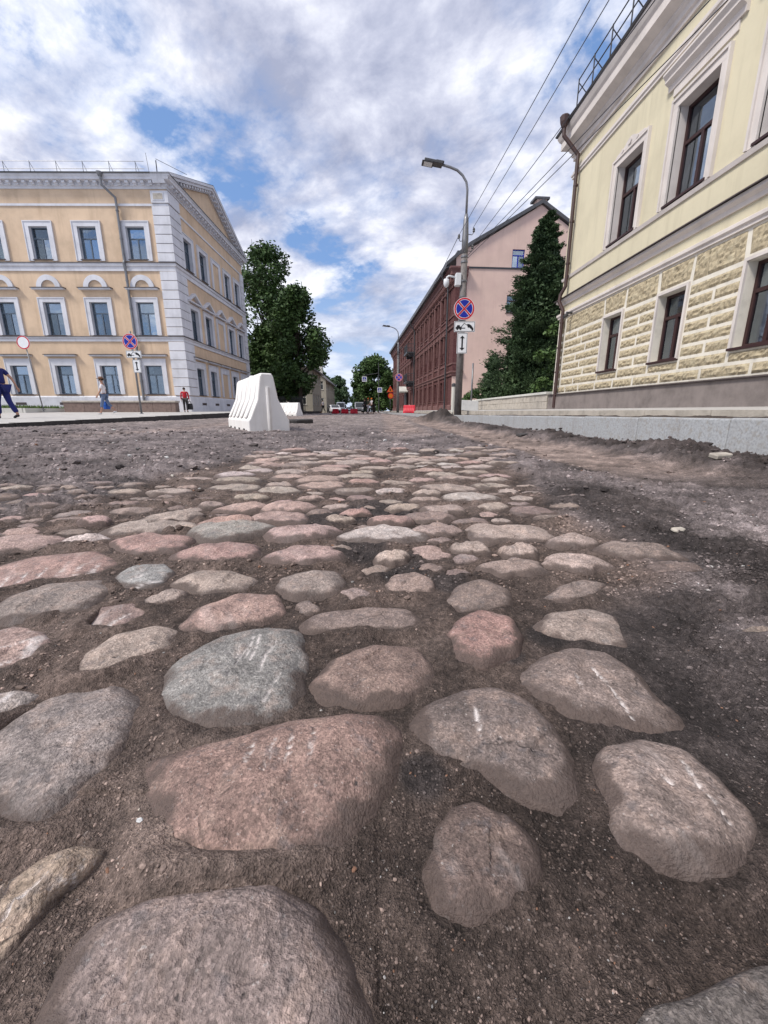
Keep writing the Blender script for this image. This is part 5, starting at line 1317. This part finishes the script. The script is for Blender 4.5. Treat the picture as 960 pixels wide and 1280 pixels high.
for (x, y, rz, lab, z) in ((-1.8, 50, 1.45, 'red plastic barrier nearest the road workers', 0), (-3.05, 51.5, 1.2, 'middle one of three far red barriers', 0), (-4.15, 50, .9, 'leftmost of three far red barriers', 0), (3.15, 30.5, 1.2, 'red plastic barrier on the kerb by the brick building', .16)):
    t = barrier(lab, (x, y, z), rz, ('plastic_red', 'plastic_white'), 1.2, .8, 'red plastic barriers', .31, .72)
# chunk of old asphalt behind the large barrier
q = MB(); q.prism([(-.95, -.15), (.25, -.28), (.62, .05), (.55, .34), (-.3, .42), (-.98, .3)], -.05, .10, 'z'); o = add('asphalt_block', bevel(q.mesh('asphalt_block', 'asphalt'), .025, 2), None, (-2.05, 9.9, 0), .1, (.02, -.02, .1)); tag(o, 'slab of old asphalt standing proud behind the large barrier', 'slab')
for (u, v, l, d, hh, a, m_, lab) in ((910, 573, .055, .035, .018, .1, 'limestone', 'pale broken kerb fragment on the soil bank at right'), (655, 541, .08, .05, .02, .5, 'asphalt', 'dark flat fragment on the soil bank below the kerb'), (858, 650, .018, .012, .006, .2, 'limestone', 'small pale stone chip on the dark soil at right')):
    x, y = ground_pt(u, v, .06); zz0, _ = soil(np.array([x]), np.array([y]))
    q = MB(); q.prism([(-l, -d), (l * .9, -d * .8), (l, d * .7), (-l * .7, d)], -hh * .5, hh, 'z'); o = add('stone_fragment', bevel(q.mesh('stone_fragment', m_), .006, 1), None, (x, y, float(zz0[0]) + .004), a, (.08, -.05, a)); tag(o, lab, 'fragment')

# ------------------------------------------------------------------ people
def skin_obj(name, nodes, edges, mat_, parent, sub=1, root='pelvis'):
    names = list(nodes); me = bpy.data.meshes.new(name + '_base')
    me.from_pydata([nodes[k][:3] for k in names], [(names.index(a), names.index(c)) for a, c in edges], []); me.update()
    o = bpy.data.objects.new('tmp', me); COL.objects.link(o)
    md = o.modifiers.new('s', 'SKIN'); md.use_smooth_shade = True; md.branch_smoothing = .6
    for i, k in enumerate(names):
        r = nodes[k][3]; sv = me.skin_vertices[0].data[i]; sv.radius = r if isinstance(r, tuple) else (r, r); sv.use_root = (k == root)
    sb = o.modifiers.new('b', 'SUBSURF'); sb.levels = sub; sb.render_levels = sub
    dg = bpy.context.evaluated_depsgraph_get(); dg.update()
    m2 = bpy.data.meshes.new_from_object(o.evaluated_get(dg)); m2.name = name
    bpy.data.objects.remove(o); m2.materials.clear(); m2.materials.append(MATS[mat_])
    m2.polygons.foreach_set('use_smooth', np.ones(len(m2.polygons), bool))
    return add(name, m2, parent)
def person(label, loc, rz, H_, shirt, pants, stride=.35, arms=(.4, -.4), elbow=.35, sleeve=.6, hair='hair', hat=None, long_pants=True, girth=1.0, grp=None, shoe='shoe', far_=False):
    t = thing('person', label, 'person', loc, rz, grp); s = H_ / 1.72; g = girth
    N_ = {}
    def put(k, x, y, z, r): N_[k] = (x * s, y * s, z * s, tuple(q * s for q in r) if isinstance(r, tuple) else r * s)
    put('pelvis', 0, 0, .95, (.135 * g, .10 * g)); put('waist', 0, .0, 1.10, (.125 * g, .095 * g)); put('chest', 0, .01, 1.30, (.15 * g, .105 * g)); put('upper', 0, .0, 1.41, (.11, .08)); put('neck', 0, .01, 1.50, .05); put('jaw', 0, .03, 1.575, (.062, .075)); put('crown', 0, .025, 1.655, (.075, .088))
    E_ = [('pelvis', 'waist'), ('waist', 'chest'), ('chest', 'upper'), ('upper', 'neck'), ('neck', 'jaw'), ('jaw', 'crown')]
    for sx, nm, a in ((-1, 'l', arms[0]), (1, 'r', arms[1])):
        sh = Vector((sx * .185 * g, 0, 1.405)); el = sh + Vector((sx * .05, math.sin(a) * .29, -math.cos(a) * .29)); a2 = a + elbow
        wr = el + Vector((sx * .01, math.sin(a2) * .25, -math.cos(a2) * .25)); hn = wr + Vector((0, math.sin(a2) * .07, -math.cos(a2) * .07))
        put('sh' + nm, *sh, .056); put('el' + nm, *el, .041); put('wr' + nm, *wr, .026); put('hn' + nm, *hn, (.024, .034))
        E_ += [('upper', 'sh' + nm), ('sh' + nm, 'el' + nm), ('el' + nm, 'wr' + nm), ('wr' + nm, 'hn' + nm)]
        if not far_:
            dv = (hn - wr).normalized(); fw = Vector((0, math.cos(a2), math.sin(a2)))
            for j, ln in enumerate((.068, .078, .072, .056)):
                b0 = hn + fw * (.030 - .02 * j) + dv * .02; m0 = b0 + dv * ln * .55; e0 = m0 + dv * ln * .45 + Vector((-sx * .018, 0, 0))
                put('f%s%da' % (nm, j), *b0, .010); put('f%s%db' % (nm, j), *m0, .009); put('f%s%dc' % (nm, j), *e0, .0075)
                E_ += [('hn' + nm, 'f%s%da' % (nm, j)), ('f%s%da' % (nm, j), 'f%s%db' % (nm, j)), ('f%s%db' % (nm, j), 'f%s%dc' % (nm, j))]
            b0 = wr + dv * .03 + fw * .035; e0 = b0 + dv * .045 + fw * .02
            put('t%sa' % nm, *b0, .011); put('t%sb' % nm, *e0, .009); E_ += [('wr' + nm, 't%sa' % nm), ('t%sa' % nm, 't%sb' % nm)]
    for sx, nm, a in ((-1, 'L', stride), (1, 'R', -stride)):
        hp = Vector((sx * .09 * g, 0, .90)); kn = hp + Vector((0, math.sin(a) * .42, -math.cos(a) * .42)); a2 = a - (.10 if a > 0 else .42 * min(1, abs(stride) * 3))
        an_ = kn + Vector((0, math.sin(a2) * .42, -math.cos(a2) * .42)); tl_ = .25 if a < 0 and stride > .1 else .0
        to = an_ + Vector((sx * .02, .15, -.045 - tl_ * .2))
        put('hp' + nm, *hp, .088 * g); put('kn' + nm, *kn, .058); put('an' + nm, *an_, .038); put('to' + nm, *to, (.042, .026))
        E_ += [('pelvis', 'hp' + nm), ('hp' + nm, 'kn' + nm), ('kn' + nm, 'an' + nm), ('an' + nm, 'to' + nm)]
    lift = min(N_['anL'][2], N_['anR'][2]) - .075 * s
    for k in N_: N_[k] = (N_[k][0], N_[k][1], N_[k][2] - lift, N_[k][3])
    body = skin_obj('body', N_, E_, 'skin', t, 1)
    def garment(name, ks, m_, k_=1.18, cut=None, root='pelvis'):
        nn = {}
        for k in ks:
            x, y, z, r = N_[k]; nn[k] = (x, y, z, tuple(q * k_ + .004 for q in r) if isinstance(r, tuple) else r * k_ + .004)
        ee = [e for e in E_ if e[0] in nn and e[1] in nn]
        for (frm, to_, f_) in (cut or []):
            a_, c_ = Vector(N_[frm][:3]), Vector(N_[to_][:3]); p = a_.lerp(c_, f_); ra = N_[frm][3]; ra = ra if not isinstance(ra, tuple) else ra[1]
            nn[frm + 'c'] = (*p, ra * k_ * 1.0 + .004); ee.append((frm, frm + 'c'))
        return skin_obj(name, nn, ee, m_, t, 1, root)
    garment('shirt', ['pelvis', 'waist', 'chest', 'upper', 'shl', 'shr'] + (['ell', 'elr'] if sleeve >= 1 else []), shirt, 1.16, [('shl', 'ell', sleeve), ('shr', 'elr', sleeve)] if sleeve < 1 else [('ell', 'wrl', .85), ('elr', 'wrr', .85)])
    lg = ['pelvis', 'hpL', 'hpR', 'knL', 'knR']
    garment('trousers', lg, pants, 1.20, [('knL', 'anL', .9 if long_pants else .45), ('knR', 'anR', .9 if long_pants else .45)])
    for nm in 'LR':
        a_ = Vector(N_['an' + nm][:3]); c_ = Vector(N_['to' + nm][:3]); hl = a_ + (a_ - c_) * .25
        skin_obj('shoe', {'pelvis': (hl.x, hl.y, a_.z - .035 * s, .042 * s), 'm': (a_.x, a_.y + .04 * s, a_.z - .032 * s, .046 * s), 'tt': (c_.x, c_.y + .01, c_.z - .005 * s, (.046 * s, .030 * s))}, [('pelvis', 'm'), ('m', 'tt')], shoe, t, 1)
    cx, cy, cz, _ = N_['crown']
    def blob(name, c, r, m_, n1=12, n2=8, zmin=-1.0):
        b = MB(); pts = []
        b.tube([(c[0], c[1], c[2] + r[2] * math.sin(zmin * PI / 2 + (PI / 2 - zmin * PI / 2) * i / n2)) for i in range(n2 + 1)], [max(.002, r[0] * math.cos(zmin * PI / 2 + (PI / 2 - zmin * PI / 2) * i / n2)) for i in range(n2 + 1)], n1)
        b.v = [(x, c[1] + (y - c[1]) * r[1] / r[0], z) for x, y, z in b.v]; return b.build(name, m_, t, smooth=True)
    if hair: blob('hair', (cx, cy - .014 * s, cz + .005 * s), (.092 * s, .104 * s, .10 * s), hair, zmin=-.35)
    if hat:
        b = MB(); b.tube([(cx, cy, cz + .03 * s), (cx, cy, cz + .045 * s), (cx, cy, cz + .05 * s), (cx, cy, cz + .12 * s), (cx, cy, cz + .135 * s)], [.19 * s, .185 * s, .105 * s, .09 * s, .04 * s], 16); b.build('hat', hat, t, smooth=True)
    jx, jy, jz, _ = N_['jaw']
    if not far_:
        b = MB(); b.prism([(-.014 * s, 0), (.014 * s, 0), (.006 * s, .05 * s)], 0, .022 * s); b.v = [(x + jx, y + jy + .082 * s, z + jz + .012 * s) for x, y, z in b.v]; b.build('nose', 'skin', t)
        for sx in (-1, 1):
            blob('eye', (jx + sx * .03 * s, jy + .082 * s, jz + .055 * s), (.011 * s, .006 * s, .007 * s), 'dark_cloth', 8, 4); blob('ear', (jx + sx * .088 * s, jy, jz + .04 * s), (.012 * s, .022 * s, .033 * s), 'skin', 8, 4)
        b = MB(); b.box(jx - .022 * s, jx + .022 * s, jy + .079 * s, jy + .086 * s, jz - .022 * s, jz - .014 * s); b.build('mouth', 'granite_wall', t)
    return t, N_
def world_pt(t, p): 
    c, s_ = math.cos(t.rotation_euler.z), math.sin(t.rotation_euler.z); return (t.location.x + p[0] * c - p[1] * s_, t.location.y + p[0] * s_ + p[1] * c, t.location.z + p[2])
def bag(name, label, p, w_, d, h, m_, rz=0.0):
    t = thing(name, label, 'bag', (p[0], p[1], p[2] - h - .16), rz)
    b = MB(); b.prism([(-w_ * .46, 0), (w_ * .46, 0), (w_ * .5, h * .5), (w_ * .42, h), (-w_ * .42, h), (-w_ * .5, h * .5)], -d / 2, d / 2); add('bag_body', bevel(b.mesh('bag_body', m_), .03, 2), t)
    for y_ in (-d * .3, d * .3):
        b = MB(); b.tube([(-w_ * .25, y_, h - .01), (-w_ * .15, y_ * .5, h + .12), (0, 0, h + .17), (w_ * .15, y_ * .5, h + .12), (w_ * .25, y_, h - .01)], .010, 5); b.build('handle', m_, t)
    return t
man, MN = person('man in navy T-shirt and trousers walking left along the pavement', (-11.27, 13.0, .085), PI / 2, 1.74, 'navy_cloth', 'navy_cloth', .20, (.35, -.62), .25, .62, 'hair', None, True, 1.12, None, 'dark_cloth')
bag('shopping_bag', 'white bag carried by the man in navy', world_pt(man, MN['hnl'][:3]), .28, .12, .34, 'white_cloth', PI / 2)
wom, WN = person('woman in a brown hat, pale top and denim trousers walking left', (-12.4, 19.6, .165), PI / 2 + .35, 1.62, 'white_cloth', 'denim', .30, (.25, -.15), .30, .75, 'hair', 'straw', False, .95)
bag('shopping_bag', 'blue bag carried by the woman in the hat', world_pt(wom, WN['hnr'][:3]), .34, .14, .36, 'bag_blue', PI / 2)
red, RN = person('short person in a red jacket and dark trousers standing by the wall end', (-11.35, 25.5, .235), .3, 1.42, 'red_cloth', 'dark_cloth', .06, (.1, .05), .2, 1.0, 'hair', None, True, 1.1, None, 'dark_cloth')
bag('shopping_bag', 'black bag held by the person in red', world_pt(red, RN['hnr'][:3]), .34, .16, .36, 'bag_black')
person('road worker in dark clothes, left of the group', (-.88, 48, 0), 1.2, 1.72, 'dark_cloth', 'dark_cloth', .2, (.3, -.2), .3, 1.0, 'hair', None, True, 1, 'road workers', 'dark_cloth', True)
person('road worker in pale trousers, middle of the group', (-.50, 48.6, 0), -.6, 1.78, 'olive_cloth', 'white_cloth', .25, (.5, -.2), .6, 1.0, 'sign_orange', None, True, 1, 'road workers', 'dark_cloth', True)
person('road worker in a white top, right of the group', (-.08, 47.5, 0), 2.0, 1.74, 'white_cloth', 'dark_cloth', .2, (.2, .4), .5, .7, 'sign_orange', None, True, 1, 'road workers', 'dark_cloth', True)
person('distant pedestrian in pale clothes under the left trees', (-6.9, 58, .1), 1.3, 1.7, 'white_cloth', 'dark_cloth', .25, (.3, -.3), .3, .7, 'hair', None, True, 1, None, 'dark_cloth', True)

# ------------------------------------------------------------------ distant vehicles
def vehicle(name, label, cat, x, y, rz, paint, L_, W_, H_, van):
    t = thing(name, label, cat, (x, y, 0), rz)
    z0 = .25
    if van: pr = [(0, z0), (L_, z0), (L_, H_ * .95), (L_ - .1, H_), (1.2, H_), (.75, H_ * .93), (.25, H_ * .52), (.02, H_ * .45)]
    else: pr = [(0, z0), (L_, z0), (L_, H_ * .62), (L_ - .5, H_ * .66), (L_ - 1.1, H_ * .98), (1.9, H_), (1.15, H_ * .64), (.1, H_ * .56)]
    b = MB(); b.prism(pr, -W_ / 2, W_ / 2, 'x'); add('body', bevel(b.mesh('body', paint), .09, 2, .3), t)
    b = MB()
    if van: b.face([(-W_ * .42, .17, H_ * .54), (W_ * .42, .17, H_ * .54), (W_ * .38, .68, H_ * .91), (-W_ * .38, .68, H_ * .91)])
    else: b.face([(-W_ * .42, 1.14, H_ * .665), (W_ * .42, 1.14, H_ * .665), (W_ * .38, 1.80, H_ * .975), (-W_ * .38, 1.80, H_ * .975)])
    b.build('windscreen', 'car_glass', t)
    for sx in (-1, 1):
        b = MB(); a0, a1 = (.9, L_ * .5) if van else (1.5, L_ - 1.0); b.box(sx * W_ / 2 - .012, sx * W_ / 2 + .012, a0, a1, H_ * .62, H_ * .88); b.build('side_window', 'car_glass', t)
        b = MB(); b.box(sx * W_ * .36 - .16, sx * W_ * .36 + .16, -.02, .06, H_ * .36, H_ * .44); b.build('headlight', 'sign_white', t)
        for yy in (.85, L_ - .85):
            b = MB(); b.tube([(sx * (W_ / 2 - .2), yy, .32), (sx * (W_ / 2 + .015), yy, .32)], .32, 14); wv = b.build('wheel', 'rubber', t); b = MB(); b.tube([(sx * (W_ / 2), yy, .32), (sx * (W_ / 2 + .025), yy, .32)], .19, 10); b.build('rim', 'steel', wv)
        b = MB(); b.box(sx * (W_ / 2 + .02), sx * (W_ / 2 + .2), .95, 1.05, H_ * .6, H_ * .7); b.build('mirror', paint, t)
    b = MB(); b.box(-W_ * .46, W_ * .46, -.06, .02, z0, z0 + .2); b.build('bumper', 'rubber', t)
    b = MB(); b.box(-.4, .4, -.03, .03, .5, .68); b.build('grille', 'dark_steel', t)
    return t
vehicle('parked_van', 'white van far down the street beside the trees', 'van', -7.9, 103, .05, 'paint_white', 5.2, 2.0, 2.5, True)
vehicle('parked_car', 'white car far down the street before the white van', 'car', -6.6, 76, .25, 'paint_white', 4.3, 1.75, 1.45, False)
vehicle('parked_van', 'grey van far down the street left of the road workers', 'van', -2.9, 92, .05, 'paint_grey', 5.0, 1.95, 2.3, True)
vehicle('parked_car', 'small pale car between the two distant vans', 'car', -6.6, 120, .05, 'paint_white', 4.2, 1.75, 1.5, False)

# ------------------------------------------------------------------ far signs
def square_sign(x, y, z, s, label):
    t = thing('crossing_sign', label, 'road sign', (x, y, z), 0, 'pedestrian crossing signs'); q = MB(); q.box(-s / 2, s / 2, 0, .02, -s / 2, s / 2); q.build('sign_plate', 'sign_white', t)
    q = MB(); q.box(-s * .36, s * .36, -.004, -.001, -s * .36, s * .36); q.build('blue_field', 'sign_blue', t); q = MB(); q.prism([(-s * .28, -s * .26), (s * .28, -s * .26), (0, s * .28)], -.008, -.0045); q.build('white_triangle', 'sign_white', t)
    q = MB(); q.prism([(-.03, .06), (.05, .06), (.03, -.02), (.09, -.14), (.05, -.14), (0, -.05), (-.06, -.14), (-.1, -.14), (-.03, 0)], -.012, -.0085); q.disc(0, .10, .03, -.012, -.0085, 8); q.build('walking_figure', 'sign_black', t)
t = thing('street_pole', 'slim pole with a side arm by the distant crossing', 'pole', (1.0, 65, 0)); q = MB(); q.tube([(0, 0, 0), (0, 0, 7.5)], [.09, .06], 8); q.build('pole', 'dark_steel', t); q = MB(); q.tube([(0, 0, 6.0), (-2.5, 0, 5.6)], .04, 6); q.build('arm', 'dark_steel', t)
square_sign(-1.2, 64.9, 5.1, .75, 'crossing sign hung from the arm over the road'); square_sign(1.15, 64.85, 3.5, .75, 'crossing sign fixed on the slim pole')
post(2.15, 50, .1, 3.2, 'post of the orange roadwork signs before the brick building')
t = thing('roadwork_sign', 'orange triangular roadwork sign above a round one', 'road sign', (2.15, 49.9, 2.85)); q = MB(); q.prism([(-.42, -.34), (.42, -.34), (0, .40)], 0, .02); q.build('sign_plate', 'sign_red', t); q = MB(); q.prism([(-.31, -.28), (.31, -.28), (0, .27)], -.004, -.001); q.build('orange_field', 'sign_orange', t); q = MB(); q.prism([(-.1, -.2), (.1, -.2), (.03, .06), (-.05, .06)], -.008, -.005); q.build('digger_figure', 'sign_black', t)
t = thing('roadwork_sign', 'round orange speed sign below the triangular one', 'road sign', (2.2, 49.9, 2.1)); q = MB(); q.disc(0, 0, .34, 0, .02, 24); q.build('sign_plate', 'sign_red', t); q = MB(); q.disc(0, 0, .25, -.004, -.001, 24); q.build('orange_field', 'sign_orange', t)

# ------------------------------------------------------------------ distant houses and fence
def house(label, x0, x1, y0, y1, h, rh, mw, wins_front, wins_side, rz=0.0):
    t = thing('house', label, 'house', ((x0 + x1) / 2, y0, 0), rz); hw = (x1 - x0) / 2; d = y1 - y0
    fl = [(z, 1.5) for z in (1.2, 4.2) if z + 1.5 < h]
    xs_ = [-hw + (i + .5) * 2 * hw / wins_front for i in range(wins_front)]; ys_ = [(i + .5) * d / wins_side for i in range(wins_side)]
    b = MB(); b.panel(-hw, hw, -.2, h, [(x - .5, x + .5, z, z + q) for x in xs_ for z, q in fl], .15); b.face([(-hw, 0, h), (hw, 0, h), (0, 0, h + rh)]); b.build('wall', mw, t)
    b = MB(); b.panel(0, d, -.2, h, [(y - .5, y + .5, z, z + q) for y in ys_ for z, q in fl], .15); b.build('wall', mw, t, (hw, 0, 0), PI / 2)
    b = MB(); b.face([(-hw, d, 0), (-hw, 0, 0), (-hw, 0, h), (-hw, d, h)]); b.face([(hw, d, 0), (-hw, d, 0), (-hw, d, h), (0, d, h + rh), (hw, d, h)]); b.build('rear_wall', mw, t)
    T = make_window(1.0, 1.5, 'far_white', .1, .66, True, .08, 'far_white')
    for z, q in fl:
        for x in xs_: put_window(T, t, (x, 0, z))
        for y in ys_: put_window(T, t, (hw, y, z), PI / 2)
    b = MB(); o_ = .5
    for sx in (-1, 1): b.prism([(0, h + rh + .02), (sx * (hw + o_), h - rh * o_ / hw + .02), (sx * (hw + o_), h - rh * o_ / hw + .2), (0, h + rh + .2)][::sx], -o_, d + o_, 'y')
    b.build('roof', 'far_roof', t); b = MB(); b.box(hw * .3, hw * .3 + .7, d * .4, d * .4 + .7, h, h + rh + 1.0); b.build('chimney', 'far_white', t)
    return t
house('pale low house half hidden behind the left trees', -22, -8.3, 58, 68, 5.9, 1.2, 'far_cream', 5, 4)
house('grey gabled house beyond the left trees', -14.5, -8.6, 78, 95, 6.0, 2.6, 'far_cream', 3, 6)
FN = thing('metal_fence', 'dark metal picket fence under the left trees', 'fence', (-15.5, 46.2, .1))
for i in range(6): q = MB(); q.box(i * 1.6 - .04, i * 1.6 + .04, -.04, .04, 0, 1.9); q.build('post', 'dark_steel', FN)
pkm = MB(); pkm.box(-.02, .02, -.012, .012, .12, 1.8); PK = pkm.mesh('picket', 'dark_steel')
for i in range(72): add('picket', PK, FN, (.1 + i * .109, 0, 0))
q = MB(); q.box(0, 8, .013, .045, .25, .31); q.box(0, 8, .013, .045, 1.55, 1.61); q.build('rail', 'dark_steel', FN)
t = thing('antenna_mast', 'slender antenna mast rising behind the left trees', 'antenna', (-16.2, 62, 6.4)); q = MB(); q.tube([(0, 0, -6), (0, 0, 16.5)], [.10, .03], 6); q.tube([(-.35, 0, 14.8), (.35, 0, 14.8)], .02, 4); q.tube([(-.25, 0, 15.5), (.25, 0, 15.5)], .02, 4); q.build('mast', 'steel', t)

# ------------------------------------------------------------------ trees
def leaves(blobs, n, size, seed, up=.35, shell=.55):
    g = np.random.default_rng(seed); B = np.array(blobs, float); wv = (B[:, 3] ** 2) * (B[:, 4] if B.shape[1] > 4 else 1); k = g.choice(len(B), n, p=wv / wv.sum())
    d = g.normal(size=(n, 3)); d /= np.linalg.norm(d, axis=1)[:, None]
    r = B[k, 3] * (shell + (1 - shell) * g.random(n) ** .6) * (1 + .18 * g.normal(size=n))
    P = B[k, :3] + d * r[:, None] * np.array((1, 1, .85))
    a = g.normal(size=(n, 3)); a[:, 2] *= .6; a /= np.linalg.norm(a, axis=1)[:, None]
    nn = d * .6 + g.normal(size=(n, 3)) * .7 + (0, 0, up); bb = np.cross(nn, a); bb /= np.linalg.norm(bb, axis=1)[:, None] + 1e-9
    s = size * g.uniform(.6, 1.35, n)[:, None]
    V = np.stack([P - a * s, P - bb * s * .55 + a * s * .1, P + a * s, P + bb * s * .55 + a * s * .1], 1).reshape(-1, 3)
    return V, np.arange(4 * n).reshape(-1, 4)
def broadleaf(label, x, y, z0, h, r, zc, nb, nl, ls, seed, m='leaf_dark', grp=None, cat='tree', trunk=True, squash=1.0):
    t = thing('broadleaf_tree' if trunk else 'shrub', label, cat, (x, y, z0), 0, grp); g = random.Random(seed); blobs = []
    q = MB(); tr = max(.03, h * .018)
    if trunk: q.tube([(0, 0, -.2), (g.uniform(-.1, .1), 0, zc * .5), (g.uniform(-.2, .2), g.uniform(-.2, .2), zc), (g.uniform(-.4, .4), 0, h * .7), (0, 0, h * .9)], [tr * 1.5, tr * 1.1, tr, tr * .5, tr * .15], 8)
    else: q.tube([(0, 0, -.1), (0, 0, h * .6)], [.06, .02], 6)
    q.build('trunk', 'bark', t, smooth=True)
    for i in range(nb):
        f = g.random() ** .8; zz = zc + (h - zc) * f
        rad = r * math.sin(PI * min(1, max(.0, .18 + .80 * f))) ** .6
        a = g.uniform(0, 2 * PI); d = rad * math.sqrt(g.random()) * .95; br = r * g.uniform(.16, .36)
        c = (d * math.cos(a), d * math.sin(a), min(zz, h - br * .6)); blobs.append((*c, br))
        if trunk and i % 4 == 0:
            q = MB(); st = Vector((0, 0, max(zc * .8, c[2] * .65))); en = Vector(c); md_ = st.lerp(en, .5) + Vector((0, 0, -.2)); q.tube([st, md_, en], [tr * .45, tr * .3, tr * .08], 6); q.build('limb', 'bark', t, smooth=True)
    V, Fq = leaves(blobs, nl, ls, seed); o = add('crown', mk_mesh('crown', V, Fq, [m]), t); return t
broadleaf('tall loose-crowned dark tree right behind the peach building', -12.0, 51, .1, 18.0, 4.0, 4.5, 80, 12500, .19, 11, 'leaf_dark', 'trees behind the peach building')
broadleaf('lower dense dark tree right of the tall one', -8.0, 46.5, .1, 12.6, 3.2, 2.6, 90, 20000, .19, 12, 'leaf_dark', 'trees behind the peach building')
broadleaf('dense dark tree filling in between the two left trees', -11.2, 49, .1, 9.5, 3.3, 1.6, 70, 16000, .22, 13, 'leaf_dark', 'trees behind the peach building')
for (x, y, h, r, lab) in ((-12.4, 47.5, 3.4, 1.5, 'dark bush behind the fence, close to the peach building'), (-9.4, 47.4, 3.0, 1.5, 'dark bush behind the fence, right of the other bush')):
    broadleaf(lab, x, y, .1, h, r, .4, 22, 4500, .15, int(h * 100), 'leaf_dark', 'bushes behind the fence', 'bush', False)
broadleaf('far bright green tree right of the street end', .4, 98, 0, 12.4, 4.6, 3.0, 80, 13000, .30, 21, 'leaf_mid', 'far street trees')
broadleaf('smaller far tree over the road workers', -2.6, 104, 0, 9.4, 2.6, 2.4, 50, 7000, .30, 22, 'leaf_mid', 'far street trees')
broadleaf('far tree hidden beside the end of the brick building', 4.2, 93, 0, 8.5, 3.6, .6, 60, 9000, .30, 25, 'leaf_mid', 'far street trees')
broadleaf('far oval tree beyond the grey house', -9.6, 118, 0, 9.6, 3.0, 1.0, 60, 8000, .30, 23, 'leaf_far', 'far street trees')
broadleaf('small tree top showing above the grey house', -12.6, 100, 0, 11.0, 2.4, 3.5, 40, 4000, .30, 24, 'leaf_dark', 'far street trees')
for i, (x, y, h, lab) in enumerate(((-6.5, 165, 7.0, 'low distant tree closing the street, leftmost'), (-3.5, 172, 6.5, 'low distant tree closing the street, in the middle'), (.0, 168, 8, 'low distant tree closing the street, rightmost'))):
    broadleaf(lab, x, y, 0, h, 3.0, .6, 30, 3000, .40, 31 + i, 'leaf_far', 'distant trees at the street end')
def conifer(label, x, y, z0, h, r0, n, ls, seed, grp=None):
    t = thing('conifer', label, 'conifer', (x, y, z0), 0, grp); g = np.random.default_rng(seed)
    q = MB(); q.tube([(0, 0, -.2), (0, 0, h * .5), (0, 0, h * .97)], [.17, .10, .015], 8); q.build('trunk', 'bark', t, smooth=True)
    nbr = int(h * 26); Vs = []
    per = n // nbr; lm = MB()
    for i in range(nbr):
        f = (i + .5) / nbr; zb = h * (.02 + .96 * f); prof = r0 * ((1 - f) ** .72) * (.55 + .45 * min(1, f * 7 + .4))
        L_ = prof * g.uniform(.62, 1.18) + .08; a = g.uniform(0, 2 * PI)
        tt = g.random(per) ** .6; sp = .10 + .26 * L_ * (1 - tt * .7)
        dr = -.16 * L_ * tt + .22 * L_ * tt ** 2.2
        off = g.normal(size=(per, 3)) * (sp * .45)[:, None] * np.array((1, 1, .55))
        P = np.stack([np.cos(a) * L_ * tt, np.sin(a) * L_ * tt, zb + dr], -1) + off
        dirv = np.array((math.cos(a), math.sin(a), .30)) + g.normal(size=(per, 3)) * .45; dirv /= np.linalg.norm(dirv, axis=1)[:, None]
        sd_ = np.cross(dirv, g.normal(size=(per, 3)) + (0, 0, 1.2)); sd_ /= np.linalg.norm(sd_, axis=1)[:, None] + 1e-9
        s = ls * g.uniform(.6, 1.3, per)[:, None]
        Vs.append(np.stack([P - dirv * s, P - sd_ * s * .34, P + dirv * s, P + sd_ * s * .34], 1).reshape(-1, 3))
        if i % 4 == 0: lm.tube([(0, 0, zb), (math.cos(a) * L_ * .8, math.sin(a) * L_ * .8, zb - .04 * L_)], [.03 * (1 - f) + .006, .004], 4)
    nc = n // 4; f = g.random(nc) ** 1.3; a = g.uniform(0, 2 * PI, nc); rr = r0 * ((1 - f) ** .72) * (.55 + .45 * np.minimum(1, f * 7 + .4)) * .72 * np.sqrt(g.random(nc))
    P = np.stack([np.cos(a) * rr, np.sin(a) * rr, h * (.03 + .93 * f)], -1); dirv = g.normal(size=(nc, 3)); dirv /= np.linalg.norm(dirv, axis=1)[:, None]; sd_ = np.cross(dirv, g.normal(size=(nc, 3))); sd_ /= np.linalg.norm(sd_, axis=1)[:, None] + 1e-9; s = ls * 1.7 * g.uniform(.6, 1.3, nc)[:, None]
    Vs.append(np.stack([P - dirv * s, P - sd_ * s * .5, P + dirv * s, P + sd_ * s * .5], 1).reshape(-1, 3))
    lm.build('limb', 'bark', t)
    V = np.concatenate(Vs); add('crown', mk_mesh('crown', V, np.arange(len(V)).reshape(-1, 4), ['needle']), t); return t
conifer('tall dark conifer between the cream building and the pink gable', 9.1, 23.2, .25, 10.1, 2.95, 120000, .072, 41)
conifer('small shrubby conifer left of the tall one', 7.35, 25.6, .25, 3.4, 1.15, 12000, .075, 42)
broadleaf('green leafy shrub against the corner of the cream building', 7.7, 17.6, .25, 3.6, .9, .4, 26, 3500, .085, 43, 'leaf_mid', None, 'shrub', False)
broadleaf('low dark shrub behind the stone wall by the street lamp', 7.3, 29.5, .25, 1.5, 1.0, .2, 16, 2200, .09, 44, 'leaf_mid', None, 'shrub', False)
